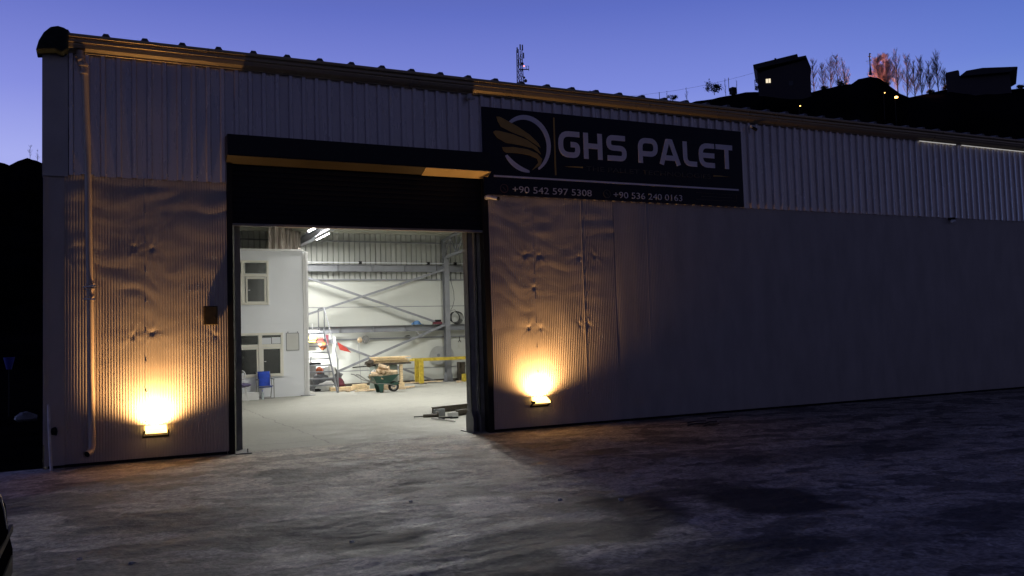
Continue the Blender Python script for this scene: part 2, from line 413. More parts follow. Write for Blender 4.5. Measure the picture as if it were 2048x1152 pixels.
wall_panel(5.96, 8.45, .0065, zs).build('wall_panel', M_lower, WH, smooth=True)
def plain_fn(x, z):
    y = .007*noise.noise(Vector((x*.6, z*.35, 2)))*min(1, z)
    t_ = max(0, 1-(x-8.45)/1.6)
    y += t_*.010*noise.noise(Vector((x*2.6, z*.45, 12)))+(.0010*math.cos(2*math.pi*x/.036) if x < 12 else 0)
    for q in (9.15, 11.6, 14.1, 16.6, 19.1):
        if 0 <= x-q < .03: y -= .0012
    return (x, y, z)
MB().grid(plain_fn, frange(8.45, 12, 395), frange(.045, 3.985, 40)).build('wall_panel', M_lower, WH, smooth=True)
MB().grid(plain_fn, frange(12, X1, 500), frange(.045, 3.985, 40)).build('wall_panel', M_lower, WH, smooth=True)
g = MB(); g.box(X0+.02, 1.70, .04, .12, -.12, 4.2); g.box(5.98, X1, .04, .12, -.12, 4.2); g.build('gap_backing', M_black, WH)  # black sheet behind the panels, draws the shaded gap at the wall foot
# upper trapezoid cladding
def clad_y(x):
    p = ((x+.02)/.2) % 1.0
    if p < .30: return -.004
    if p < .38: return -.004-.044*(p-.30)/.08
    if p < .62: return -.048
    if p < .70: return -.048+.044*(p-.62)/.08
    return -.004
def clad_xs(a, b):
    xs = []; k = math.floor((a+.02)/.2)
    while k*.2-.02 < b+.2:
        for f_ in (0, .3, .38, .62, .70): 
            x = (k+f_)*.2-.02
            if a <= x <= b: xs.append(x)
        k += 1
    return [a]+xs+[b]
def cladding(a, b, z0, z1, ydis=0, sign=1):
    def fn(x, z):
        w = .0035*noise.noise(Vector((x*2.2, z*1.5, 4)))
        return (x+.004*noise.noise(Vector((math.floor(x/.2)*7.1, z*1.4, 0))), ydis+sign*(clad_y(x)+w), z)
    return MB().grid(fn, clad_xs(a, b), frange(z0, z1, 10))
cladding(-.36, 1.715, 3.975, 5.74).build('cladding', M_clad, WH)
cladding(1.715, 5.93, 4.3, 5.74).build('cladding', M_clad, WH)
cladding(5.93, X1, 3.975, 5.74).build('cladding', M_clad, WH)
# screws on the lower edge of the cladding
g = MB()
for i in range(40):
    x = -.3+i*.4+.02
    if 1.7 < x < 6: continue
    g.disc((x, -.018, 4.03), (0, 1, 0), .011, .012, 8)
for s_ in (.60, 6.79, 7.77):
    z = .55
    while z < 3.9:
        g.disc((s_+.015, -.008, z), (0, 1, 0), .009, .012, 8); z += .42
g.build('screws', M_chrome, WH)
# corner flashings
g = MB(); g.box(-.665, -.355, -.052, -.046, 3.95, 5.66); g.box(-.668, -.662, -.052, .26, 3.95, 5.66); g.build('corner_flashing', M_flash, WH)
g = MB(); g.grid(lambda x, z: (x, -.014+.006*noise.noise(Vector((x*4, z*1.1, 2)))-(.012 if x < -.60 else 0), z), frange(-.64, -.40, 12), frange(.04, 3.97, 60))
g.box(-.655, -.64, -.03, .24, .33, 3.97); g.build('corner_flashing', M_lower, WH, smooth=True)
# gable walls
def gable(x, sgn):
    g = MB()
    ys = frange(.02, 17.88, 120)
    top = lambda y: 5.70+.1*min(y, 17.9-y)
    g.grid(lambda y, t: (x+sgn*(.0 if int(y/.15) % 2 else .03), y, -.1+t*(top(y)+.1)), ys, frange(0, 1, 2)); return g
gable(X0-.01, -1).build('gable_wall', M_clad, WH); gable(X1+.01, 1).build('gable_wall', M_clad, WH)
# roof with crests each 0.5 m
xs = [X0-.0]
k = 0
while -.5+k*.5 < X1:
    c_ = -.5+k*.5+.12
    xs += [c_-.06, c_-.03, c_+.03, c_+.06]; k += 1
xs.append(X1+.1)
g = MB()
def crest(x):
    p = (x+.5-.12+.25) % .5-.25
    return .05 if abs(p) <= .031 else 0.0
for a, b, za, zb in ((-.13, 8.95, 5.925, 6.83), (8.95, 18.05, 6.83, 5.92)):
    g.grid(lambda x, y: (x, y, za+(zb-za)*(y-a)/(b-a)+crest(x)), xs, [a, b])
# closing face at the eave so that crests read as solid
for x in xs: pass
vs = [(x, -.131, 5.90) for x in xs]+[(x, -.131, 5.925+crest(x)) for x in xs]; n_ = len(xs)
g.add(vs, [(i, i+1, n_+i+1, n_+i) for i in range(n_-1)])
g.build('roof', M_roof, WH)
# gutter
GP = [(-.012, 5.685), (-.055, 5.685), (-.060, 5.700), (-.075, 5.705), (-.135, 5.735), (-.150, 5.775), (-.150, 5.80), (-.172, 5.808), (-.172, 5.83), (-.158, 5.838), (-.158, 5.862), (-.195, 5.868), (-.200, 5.900), (-.185, 5.915), (-.012, 5.915)]
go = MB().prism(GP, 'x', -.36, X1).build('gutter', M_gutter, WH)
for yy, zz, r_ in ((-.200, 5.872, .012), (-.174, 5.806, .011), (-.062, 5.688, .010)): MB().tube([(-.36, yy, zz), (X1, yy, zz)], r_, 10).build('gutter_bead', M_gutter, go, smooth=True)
# dark rounded cap over the corner end of the gutter
capo = [(-.735, 5.60), (-.70, 5.74), (-.64, 5.86), (-.56, 5.945), (-.47, 5.97), (-.40, 5.955), (-.345, 5.925), (-.345, 5.66), (-.42, 5.60), (-.50, 5.635), (-.62, 5.62)]
g = MB(); g.prism(capo, 'y', -.27, .10); o = g.build('gutter_cap', M_cap, WH); b = o.modifiers.new('b', 'BEVEL'); b.width = .022; b.segments = 3
# downpipe
dp = MB(); r_ = .045
dp.tube([(-.205, -.10, 5.70), (-.205, -.11, 5.63), (-.195, -.15, 5.56), (-.165, -.12, 5.52), (-.145, -.085, 5.44), (-.11, -.08, 4.0), (-.10, -.08, 3.0), (-.09, -.08, 2.42)], r_, 14)
dp.tube([(-.09, -.08, 2.40), (-.082, -.08, 1.2), (-.065, -.08, .34), (-.068, -.085, .25), (-.09, -.12, .195), (-.135, -.21, .175)], r_, 14, cap=False)
dpo = dp.build('downpipe', M_pipe, WH, smooth=True)
g = MB()
for (c, ax, r) in (((-.205, -.105, 5.62), (0, 0, 1), .066), ((-.165, -.125, 5.50), (0, 0, 1), .062), ((-.155, -.10, 5.40), (0, 0, 1), .056)):
    g.disc(c, ax, r, .035, 16)
for z, x in ((2.47, -.09), (2.40, -.09), (2.30, -.09)): g.disc((x, -.08, z), (0, 0, 1), .056, .022, 16)
g.build('pipe_collar', M_pipe, dpo, smooth=True)
g = MB(); g.box(-.20, -.04, -.10, -.01, 3.985, 4.0); g.bar((-.17, -.1, 2.43), (-.02, -.135, 2.45), .02); g.bar((-.17, -.1, 2.27), (-.02, -.135, 2.26), .02); g.build('pipe_bracket', M_chrome, dpo)
g = MB(); g.disc((-.118, -.175, .182), (.42, .9, .18), .040, .02, 14); g.build('pipe_mouth', M_black, dpo)
# roller door hood with sloped soffit
g = MB(); g.box(1.715, 5.93, -.22, -.0, 4.36, 4.665); g.build('door_hood', M_hood, WH, bevel=.006)
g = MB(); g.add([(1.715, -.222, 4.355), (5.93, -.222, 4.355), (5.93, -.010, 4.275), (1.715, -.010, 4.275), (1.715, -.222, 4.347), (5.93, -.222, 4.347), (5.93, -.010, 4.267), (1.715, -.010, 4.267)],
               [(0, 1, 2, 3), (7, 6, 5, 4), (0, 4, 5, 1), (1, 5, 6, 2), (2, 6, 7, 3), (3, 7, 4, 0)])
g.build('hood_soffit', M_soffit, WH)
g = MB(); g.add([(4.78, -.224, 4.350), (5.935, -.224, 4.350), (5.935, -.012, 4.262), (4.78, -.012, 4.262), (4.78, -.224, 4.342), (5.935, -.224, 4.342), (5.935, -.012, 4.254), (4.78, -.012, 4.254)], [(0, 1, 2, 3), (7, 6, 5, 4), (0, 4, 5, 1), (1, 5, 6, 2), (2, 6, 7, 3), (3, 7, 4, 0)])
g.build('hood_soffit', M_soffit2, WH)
# roller shutter curtain with slats
prof = []
z = 3.385
while z < 4.42:
    prof += [(.045, z), (.041, z+.010), (.040, z+.04), (.041, z+.070), (.045, z+.078)]; z += .08
prof += [(.09, z), (.09, 3.385)]
g = MB(); g.prism(prof, 'x', 1.80, 5.86); sh = g.build('roller_shutter', M_black, WH)
g = MB(); g.box(1.80, 5.86, .02, .10, 3.35, 3.385); g.build('bottom_rail', M_postd, sh)
# door frame
g = MB(); g.box(1.72, 1.805, -.015, .15, 0, 4.36); g.box(5.855, 5.955, -.015, .15, 0, 4.36); g.box(1.805, 5.855, .105, .15, 3.39, 4.5); g.build('door_frame', M_black, WH, bevel=.004)
g = MB(); g.box(1.712, 1.718, -.05, -.012, 3.95, 4.7); g.build('jamb_flashing', M_clad, WH)

def hcol(x, y, z1, w, d, m, base=True, z0=0, name='column'):
    """H-section column, flanges facing -y / +y"""
    g = MB(); t = .012
    g.box(x-w/2, x+w/2, y-d/2, y-d/2+t, z0, z1); g.box(x-w/2, x+w/2, y+d/2-t, y+d/2, z0, z1); g.box(x-t/2, x+t/2, y-d/2+t, y+d/2-t, z0, z1)
    o = g.build(name, m, WH)
    if base:
        g = MB(); g.box(x-w, x+w, y-d*.8, y+d*.8, 0, .02)
        for s_ in (-1, 1):
            g.prism([(y-d*.75, .02), (y+d*.75, .02), (y+d*.75, .22), (y+d*.45, .34), (y-d*.45, .34), (y-d*.75, .22)], 'x', x+s_*w*.52-.006, x+s_*w*.52+.006)
        for s_ in (-1, 1):
            for q in (-1, 1): g.tube([(x+s_*w*.82, y+q*d*.6, .02), (x+s_*w*.82, y+q*d*.6, .06)], .012, 8)
        g.build('base_plate', m, o)
    return o
# door posts (pair of channels each)
g = MB(); g.box(1.862, 1.90, .25, .40, .015, 4.3); g.box(1.90, 1.958, .33, .40, .015, 4.3)
o = g.build('door_post', M_postd, WH); g = MB(); g.box(1.80, 2.02, -.14, .42, .0, .014); g.bar((1.97, -.08, .01), (1.97, -.08, .07), .015); g.build('base_plate', M_postd, o)
g = MB(); t = .012
g.box(5.665, 5.677, .26, .46, .015, 4.3); g.box(5.665, 5.775, .26, .272, .015, 4.3); g.box(5.765, 5.777, .2, .272, .015, 4.3); g.box(5.80, 5.812, .2, .42, .015, 4.3); g.box(5.80, 5.88, .2, .212, .015, 4.3); g.box(5.868, 5.88, .212, .3, .015, 4.3)
o = g.build('door_post', M_postd, WH)
g = MB(); g.box(5.60, 5.94, .08, .62, .0, .016)
for x in (5.63, 5.76, 5.90): g.prism([(.10, .016), (.42, .016), (.42, .28), (.34, .36), (.18, .36), (.10, .24)], 'x', x-.007, x+.007)
g.build('base_plate', M_postd, o)

# ---- interior shell
g = MB(); g.box(X0, X1, 17.80, 17.84, 0, 3.88); g.build('inner_wall', M_in_low, WH)
g = MB()
for z in (.55, 1.71, 2.88): g.box(X0, X1, 17.793, 17.799, z-.012, z+.012)
g.build('panel_joint', M_steel, WH)
def bfn(x, z):
    p = (x/.2) % 1.0
    return (x, 17.86+(.0 if p < .55 else .035), z)
xs2 = []
k = 0
while X0+k*.2 < X1: xs2 += [X0+k*.2, X0+k*.2+.15, X0+k*.2+.16, X0+k*.2+.19]; k += 1
g = MB(); g.grid(lambda x, z: (x, 17.815+(.0 if ((x-X0+.0005) % .2) < .155 else .06), z), xs2, [3.88, 6.0]); g.build('inner_cladding', M_in_up, WH)
g = MB(); g.box(X0, X1, 17.9, 17.94, -.1, 5.95); g.build('outer_wall', M_clad, WH)
# inner face of the front wall
g = MB(); g.box(X0, 1.72, .125, .15, 0, 5.8); g.box(5.955, X1, .155, .18, 0, 5.8); g.box(1.72, 5.955, .155, .18, 4.37, 5.8); g.build('inner_wall', M_in_low, WH)
# ceiling
g = MB()
g.grid(lambda x, y: (x, y, 5.60+.088*(min(y, 17.9-y))), [X0, X1], [.1, 8.95, 17.88]); g.build('ceiling', M_ceil, WH)
g = MB()
for y in (.5, 1.9, 3.3, 4.7, 6.1, 7.5, 8.8, 10.2, 11.6, 13.0, 14.4, 15.7, 16.9):
    z = 5.56+.088*min(y, 17.9-y); g.box(X0, X1, y-.03, y+.03, z-.15, z)
g.build('purlin', M_ceil, WH)
# girts on the back wall
def channel(z0, z1, nm):
    g = MB(); g.box(X0, X1, 17.60, 17.606, z0, z1); g.box(X0, X1, 17.50, 17.60, z1-.006, z1); g.box(X0, X1, 17.50, 17.60, z0, z0+.006)
    x = 6.6
    while x < 14: g.box(x-.006, x+.006, 17.52, 17.60, z0+.006, z1-.006); x += 1.27
    return g.build(nm, M_steel, WH)
channel(4.17, 4.43, 'girt'); channel(1.94, 2.17, 'girt')
g = MB()
for z, h in ((5.30, .045), (3.885, .05), (1.70, .05)): g.box(X0, X1, 17.72, 17.795, z-h/2, z+h/2)
g.build('girt', M_steel, WH)
g = MB(); g.tube([(X0, 17.56, 4.50), (X1, 17.56, 4.50)], .017, 8)
g.build('conduit', M_white, WH)
g = MB()
for x in (8.7, 11.35, 12.45): g.box(x-.05, x+.05, 17.52, 17.60, 4.445, 4.55)
g.build('conduit_box', M_black, WH)
# skirting debris strip colour change at floor
g = MB(); g.box(X0, X1, 17.74, 17.80, 0, .10); g.build('skirting', M_rust, WH)
for x in (.1, 6.3, 12.0, 18, 24): hcol(x, 17.45, 4.72 if x > 7 else 5.0, .2, .22, M_steel)
hcol(.1, .45, 5.0, .16, .2, M_postd, base=False); hcol(12, .5, 4.72, .2, .22, M_steel)
g = MB()
g.bar((6.3, 17.42, 4.08), (11.9, 17.42, 2.14), .075); g.build('brace', M_steel, WH)
g = MB(); g.bar((6.3, 17.34, 2.50), (11.9, 17.34, 4.25), .075); g.build('brace', M_steel, WH)
g = MB(); g.bar((6.3, 17.34, 0.02), (11.9, 17.34, 2.16), .08); g.build('brace', M_steel, WH)
g = MB(); g.bar((6.3, 17.42, 2.13), (11.5, 17.42, .02), .075); g.build('brace', M_steel, WH)
def truss(x, zc, sl):
    g = MB(); lo = lambda y: zc+sl*(17.5-y if y > 9 else y-.4); hi = lambda y: 5.36+.088*min(y, 17.9-y)
    g.bar((x, 17.5, lo(17.5)), (x, 9, lo(9.01)), .09); g.bar((x, .4, lo(.4)), (x, 9, lo(8.99)), .09)
    g.bar((x, 17.6, hi(17.6)), (x, 8.95, hi(8.95)), .1); g.bar((x, .3, hi(.3)), (x, 8.95, hi(8.95)), .1)
    ys = [17.5, 16.9, 16.3, 15.4, 14.5, 13.6, 12.7, 11.8, 10.9, 10, 9.05]
    for i in range(len(ys)-1):
        a, b = ys[i], ys[i+1]
        p, q = ((a, lo(a)), (b, hi(b))) if i % 2 == 0 else ((a, hi(a)), (b, lo(b)))
        g.bar((x, p[0], p[1]), (x, q[0], q[1]), .045); g.bar((x, a, lo(a)), (x, a, hi(a)), .045)
        g.bar((x, 17.9-p[0], p[1]), (x, 17.9-q[0], q[1]), .045)
    g.bar((x, 17.5, 4.6), (x, 17.62, 5.4), .14)
    return g.build('roof_truss', M_steel, WH)
g = MB(); g.box(6.34, 6.54, .5, 17.4, 5.02, 5.035); g.box(6.34, 6.54, .5, 17.4, 5.30, 5.315); g.box(6.435, 6.447, .5, 17.4, 5.035, 5.30); g.build('roof_beam', M_steel, WH)
truss(12, 4.72, .04); truss(18, 4.72, .04)
# glowing strips standing in for light leaking under the far eave
g = MB(); g.box(16.55, 17.75, -.064, -.052, 5.664, 5.682); g.box(17.95, 23.5, -.064, -.052, 5.664, 5.682); g.build('eave_glow_strip', E_eave, WH)

# ------------------------------------------------------------------ sign
SG = thing('sign', 'wide navy sign board with winged ring emblem above the right wall', 'sign', (8.65, 0, 3.985))
SY = -.075
g = MB(); g.box(5.862, 11.44, SY, SY+.03, 3.985, 5.482); g.build('board', M_sign, SG, bevel=.003)
g = MB(); g.box(5.95, 11.35, -.046, -.044, 4.1, 4.14)
for x in (6.4, 7.8, 9.2, 10.6): g.box(x, x+.04, -.046, SY+.03, 4.02, 5.44)
g.build('batten', M_steel, SG)
def flat(polys, name, m, y=SY-.002, t=.004):
    g = MB()
    for p in polys: g.prism(p, 'y', y-t, y)
    return g.build(name, m, SG)
def stroke(pts, w, closed=False):
    """thick polyline -> list of quads as polygons (mitred)"""
    P_ = [Vector(p) for p in pts]; n = len(P_); Ls = []; Rs = []
    for i in range(n):
        a = P_[i-1] if (i > 0 or closed) else None; b = P_[i]; c = P_[(i+1) % n] if (i < n-1 or closed) else None
        d1 = (b-a).normalized() if a is not None else None; d2 = (c-b).normalized() if c is not None else None
        if d1 is None: d1 = d2
        if d2 is None: d2 = d1
        nrm = Vector((-(d1.y+d2.y), d1.x+d2.x)); nrm.normalize()
        k = 1/max(.35, nrm.dot(Vector((-d1.y, d1.x))))
        Ls.append(b+nrm*w/2*k); Rs.append(b-nrm*w/2*k)
    return [tuple(v) for v in Ls]+[tuple(v) for v in Rs[::-1]]
def rnd(pts, r, seg=5):
    out = [pts[0]]
    for i in range(1, len(pts)-1):
        a, b, c = Vector(pts[i-1]), Vector(pts[i]), Vector(pts[i+1])
        r_ = min(r, (b-a).length*.49, (c-b).length*.49)
        p = b+(a-b).normalized()*r_; q = b+(c-b).normalized()*r_
        for k in range(seg+1):
            t = k/seg; out.append(tuple((1-t)**2*p+2*t*(1-t)*b+t*t*q))
    out.append(pts[-1]); return out
B0, T0, SW = 4.712, 5.186, .098
h_ = SW/2; bb, tt, mm = B0+h_, T0-h_, (B0+T0)/2
LC = []
def let(name, strokes):
    polys = [stroke(rnd(s_, r), SW) for s_, r in strokes]; LC.append(len(polys))
    return polys
GL = []
GL += let('G', [([(7.752, tt), (7.365, tt), (7.365, bb), (7.704, bb), (7.704, mm-.0), (7.565, mm-.0)], .17)])
GL += let('H', [([(7.879, B0), (7.879, T0)], 0), ([(8.172, B0), (8.172, T0)], 0), ([(7.925, mm), (8.125, mm)], 0)])
GL += let('S', [([(8.735-.02, tt), (8.36, tt), (8.36, mm), (8.69, mm), (8.69, bb), (8.325, bb)], .12)])
GL += let('P', [([(9.044, B0), (9.044, tt), (9.385, tt), (9.385, mm-.06), (9.095, mm-.06)], .13)])
GL += let('A', [([(9.512, B0), (9.665, T0-.0)], 0), ([(9.905, B0), (9.72, T0)], 0), ([(9.60, B0+.13), (9.82, B0+.13)], 0), ([(9.64, T0-.03), (9.745, T0-.03)], 0)])
GL += let('L', [([(10.06, T0), (10.06, bb), (10.335, bb)], .16)])
GL += let('E', [([(10.76, tt), (10.43, tt), (10.43, bb), (10.76, bb)], .2), ([(10.44, mm), (10.755, mm)], 0)])
GL += let('T', [([(10.795, tt), (11.20, tt)], 0), ([(11.055, tt), (11.055, B0)], 0)])
# each stroke a hair in front of the last, so no two faces share a plane
n0 = 0
for cnt in LC:
    g = MB()
    for i, p in enumerate(GL[n0:n0+cnt]): g.prism(p, 'y', SY-.006-.0006*i, SY-.001)
    g.build('letter', M_letter, SG); n0 += cnt
FE = [[(6.126, 5.327), (6.19, 5.33), (6.253, 5.306), (6.519, 5.193), (6.76, 5.058), (6.921, 4.92), (6.96, 4.843), (6.851, 4.902), (6.649, 5.012), (6.407, 5.08), (6.208, 5.158), (6.145, 5.251)],
      [(6.059, 5.06), (6.10, 5.085), (6.166, 5.086), (6.433, 5.045), (6.702, 4.966), (6.891, 4.855), (6.967, 4.728), (6.807, 4.825), (6.562, 4.865), (6.293, 4.887), (6.135, 4.961), (6.071, 5.03)],
      [(6.215, 4.808), (6.425, 4.825), (6.696, 4.805), (6.887, 4.743), (6.984, 4.65), (6.949, 4.548), (6.771, 4.438), (6.903, 4.582), (6.884, 4.648), (6.748, 4.699), (6.503, 4.722), (6.287, 4.716), (6.235, 4.754)]]
for p in FE: flat([p], 'feather', M_gold, SY-.0065)
def crescent(cx, cz, r, a0, a1, w, n=26, sq=1.06):
    o_, i_ = [], []
    for k in range(n+1):
        t = k/n; a = R(a0+(a1-a0)*t); ww = w*(.25+.75*math.sin(math.pi*min(1, max(0, t*.9+.08)))**.6)
        o_.append((cx+r*math.cos(a), cz+sq*r*math.sin(a))); i_.append((cx+(r-ww)*math.cos(a), cz+sq*(r-ww)*math.sin(a)))
    return o_+i_[::-1]
flat([crescent(6.69, 4.90, .475, 133, -62, .09), crescent(6.69, 4.90, .475, 208, 275, .085)], 'ring', M_letter, SY-.0005)
flat([[(7.229, 4.383), (7.257, 4.383), (7.257, 5.405), (7.229, 5.405)]], 'divider', M_gold)
flat([[(6.047, 4.29), (11.317, 4.296), (11.318, 4.33), (6.048, 4.322)]], 'underline', M_letter)
flat([[(7.429, 4.546), (7.80, 4.538), (7.80, 4.565), (7.62, 4.562)], [(10.712, 4.55), (11.11, 4.562), (10.90, 4.572), (10.712, 4.575)]], 'tagline_dash', M_gold)
def text(s, x0, z0, w, h, m, name):
    c = bpy.data.curves.new(name, 'FONT'); c.body = s; c.size = 1; c.extrude = .02; c.resolution_u = 3
    o = bpy.data.objects.new(name, c); COL.objects.link(o); bpy.context.view_layer.update()
    me = bpy.data.meshes.new_from_object(o.evaluated_get(bpy.context.evaluated_depsgraph_get()))
    bpy.data.objects.remove(o); xs_ = [v.co.x for v in me.vertices]; ys_ = [v.co.y for v in me.vertices]
    sx = w/(max(xs_)-min(xs_)); sy = h/(max(ys_)-min(ys_)); mx, my = min(xs_), min(ys_)
    off = OFF[SG.name]
    for v in me.vertices: v.co = Vector(((v.co.x-mx)*sx+x0, SY-.003-v.co.z*.1, (v.co.y-my)*sy+z0))-off
    me.materials.clear(); me.materials.append(m); n_ = bpy.data.objects.new(name, me); COL.objects.link(n_); n_.parent = SG; return n_
text('+90 542 597 5308', 6.394, 4.038, 1.57, .115, M_tel, 'phone_number')
text('+90 536 240 0163', 8.425, 4.035, 1.525, .115, M_tel, 'phone_number')
text('THE PALLET TECHNOLOGIES', 7.865, 4.498, 2.78, .085, M_tag, 'tagline')
for cx in (6.235, 8.285):
    g = MB(); g.disc((cx, SY-.004, 4.10), (0, 1, 0), .078, .006, 28, r0=.062)
    g.bar((cx-.025, SY-.004, 4.125), (cx+.03, SY-.004, 4.07), .018, .004, up=(0, 1, 0))
    g.build('phone_icon', M_ringr if cx < 7 else M_tag, SG)
flat([stroke([(10.28, 4.215), (11.25, 4.21), (11.25, 4.085), (10.28, 4.085)], .008, False), stroke([(10.40, 4.15), (11.15, 4.15)], .012)], 'dim_box', M_tag)

# ------------------------------------------------------------------ floodlights
WARM = (1, .52, .18)
def floodlight(x, z, label):
    t = thing('floodlight', label, 'floodlight', (x, 0, z), 'floodlights shining up the front wall')
    g = MB(); w = .145
    # shallow tray, open upward, leaning toward the wall
    P_ = [(-.157, .002), (-.03, -.004), (-.035, -.026), (-.145, -.014)]
    g.prism([(a, z+b) for a, b in P_], 'x', x-w, x+w)
    g.box(x-w-.012, x-w, -.155, -.03, z-.026, z+.010); g.box(x+w, x+w+.012, -.155, -.03, z-.026, z+.010)
    g.build('housing', M_black, t)
    g = MB(); g.prism([(-.172, z-.027), (-.162, z-.027), (-.158, z+.004), (-.035, z+.010), (-.026, z+.075), (-.168, z-.004)], 'x', x-w+.006, x+w-.006); g.build('lamp_glass', E_warm, t)
    g = MB(); g.bar((x-w-.02, -.15, z-.01), (x-w-.02, -.02, z-.08), .01, .03); g.bar((x+w+.02, -.15, z-.01), (x+w+.02, -.02, z-.08), .01, .03); g.box(x-w-.03, x+w+.03, -.03, -.012, z-.1, z-.07)
    g.build('bracket', M_black, t)
    d = bpy.data.lights.new('flood_beam', 'SPOT'); d.energy = 340; d.color = WARM; d.spot_size = R(158); d.spot_blend = 1.0; d.shadow_soft_size = .05
    o = bpy.data.objects.new('flood_beam', d); COL.objects.link(o); o.parent = t; o.location = (0, -.15, .05)
    o.rotation_euler = Vector((0, .12, 1)).to_track_quat('-Z', 'Y').to_euler()
    return t
floodlight(.735, .42, 'glowing floodlight low on the wall between the downpipe and the roller door')
floodlight(6.80, .47, 'glowing floodlight low on the wall to the right of the roller door')

# ------------------------------------------------------------------ small wall things
t = thing('security_camera', 'small white bullet security camera at the lower left corner of the sign', 'camera', (5.93, 0, 3.93))
g = MB(); g.disc((5.93, -.02, 3.94), (0, 1, 0), .04, .03, 16); g.build('base', M_lampw, t, smooth=True)
g = MB(); g.tube([(5.93, -.03, 3.94), (5.94, -.09, 3.93)], .014, 8); g.tube([(5.92, -.06, 3.95), (6.05, -.19, 3.90)], .030, 12); g.build('body', M_lampw, t, smooth=True)
g = MB(); g.tube([(6.05, -.19, 3.90), (6.07, -.21, 3.893)], .031, 12); g.build('lens', M_black, t)
t = thing('security_camera', 'small dark dome camera under the cladding on the far right wall', 'camera', (17.47, 0, 3.9))
g = MB(); g.disc((17.47, -.05, 3.95), (0, 0, 1), .075, .05, 16); g.build('base', M_black, t)
g = MB(); g.blob((17.47, -.08, 3.89), .06, .06, .05, 1, 0, 14, False); g.build('dome', M_lampw, t, smooth=True)
t = thing('security_camera', 'tiny camera under the gutter just right of the sign', 'camera', (11.7, 0, 5.6))
g = MB(); g.box(11.68, 11.76, -.12, -.05, 5.58, 5.62); g.build('base', M_lampw, t)
g = MB(); g.tube([(11.72, -.10, 5.58), (11.78, -.16, 5.52)], .03, 10); g.build('body', M_black, t, smooth=True)
t = thing('light_bracket', 'small dark bracket lamp under the gutter above the left end of the sign', 'lamp', (5.62, 0, 5.6))
g = MB(); g.box(5.60, 5.66, -.14, -.05, 5.58, 5.66); g.tube([(5.63, -.10, 5.60), (5.66, -.22, 5.55)], .022, 8); g.build('body', M_flash, t, smooth=True)
t = thing('wall_box', 'ochre metal box on the wall left of the roller door', 'box', (1.48, 0, 1.88))
g = MB(); g.box(1.385, 1.575, -.07, -.012, 1.885, 2.155); g.build('case', M_brass, t, bevel=.006)
g = MB(); g.box(1.40, 1.56, -.076, -.0705, 1.90, 2.14); g.box(1.53, 1.545, -.088, -.0765, 1.97, 2.0); g.build('door', M_brass, t)
single(MB().tube([(-.585, -.07, .86), (-.583, -.09, .70), (-.575, -.10, .45), (-.56, -.13, .18), (-.55, -.16, .03), (-.555, -.20, -.02), (-.575, -.25, -.045)], .019, 10), 'hose', M_hose, 'pale hose hanging down the left corner of the warehouse', 'hose', smooth=True)
g = MB(); g.blob((-.53, -.07, .50), .06, .035, .05, 5, .4, 10, False); single(g, 'junction_box', M_black, 'small dark box behind the hose on the left corner', 'box', smooth=True)
g = MB(); g.tube([(-1.99, 11.76, .0), (-1.99, 11.76, 1.2)], .02, 6); 
t = thing('bucket', 'small blue tapered bucket on a post in the dark beyond the left corner', 'bucket', (-1.99, 11.76, 0)); g.build('post', M_black, t)
g = MB(); g.tube([(-1.99, 11.76, 1.17), (-1.99, 11.76, 1.47)], [.06, .13], 12); g.build('pail', M_bin, t, smooth=True)
g = MB(); g.blob((-1.62, 11.7, -.08), .25, .18, .14, 3, .5, 10); single(g, 'rag', M_postd, 'greyish rag on the dark ground beyond the left corner', 'rag', smooth=True)

# ------------------------------------------------------------------ interior lamps
LED = (1, .99, .95)
def tube_light(x, y, z, ln, power, label, width=.10, aim=(0, 0, -1), spread=180):
    t = thing('tube_light', label, 'light', (x, y, z), 'tube lights hung under the roof')
    g = MB(); g.box(x-width/2, x+width/2, y-ln/2, y+ln/2, z, z+.05); g.build('housing', M_lampw, t)
    g = MB(); g.box(x-width/2+.01, x+width/2-.01, y-ln/2+.02, y+ln/2-.02, z-.025, z-.002); g.build('diffuser', E_tube, t)
    g = MB(); g.tube([(x, y-ln*.4, z+.05), (x, y-ln*.4, 5.9)], .004, 5); g.tube([(x, y+ln*.4, z+.05), (x, y+ln*.4, 5.9)], .004, 5); g.build('hanger', M_cable, t)
    area('tube_beam', (x, y, z-.04) if aim[1] == 0 else (x, y-.1, z-.08), .14 if aim[1] == 0 else .22, ln if aim[1] == 0 else .16, power, LED, aim=aim, spread=spread, parent=t)
    return t
tube_light(6.75, 15.4, 5.17, 1.7, 190, 'brightest tube light nearer the stairs, seen at the top of the doorway', .2)
tube_light(6.13, 13.8, 5.2, 1.2, 100, 'thinner tube light just left of the brightest one at the top of the doorway', .09)
tube_light(7.1, 9.2, 5.2, .3, 130, 'floodlight hidden behind the shutter halfway into the hall, tilted to the door', .6, aim=(-.05, -1, -.75))  # unseen lamp, tilt shaped to send light out through the door
tube_light(6.5, 4.6, 5.25, .3, 540, 'floodlight hidden behind the shutter nearest the door, tilted to the yard', .6, aim=(-.22, -1, -.58), spread=105)  # unseen lamp, tilt and narrow spread shaped to light the yard
tube_light(7.6, 8.0, 5.2, 1.2, 250, 'tube light hidden behind the shutter in the middle of the hall')
tube_light(11.4, 12.8, 5.2, 1.5, 170, 'tube light over the yellow table side of the hall')
tube_light(11.4, 5.5, 5.2, 1.5, 60, 'tube light in the front right part of the hall')
t = thing('work_lamp', 'small bright work lamp beside the office corner behind the stairs', 'lamp', (6.75, 16.9, 2.02))
g = MB(); g.box(6.55, 7.0, 16.9, 16.94, 2.0, 2.07); g.build('lamp_glass', E_work, t); g = MB(); g.box(6.53, 7.02, 16.88, 16.96, 2.072, 2.10); g.tube([(6.77, 16.92, 2.1), (6.77, 17.0, 2.3)], .01, 6); g.build('housing', M_lampw, t)
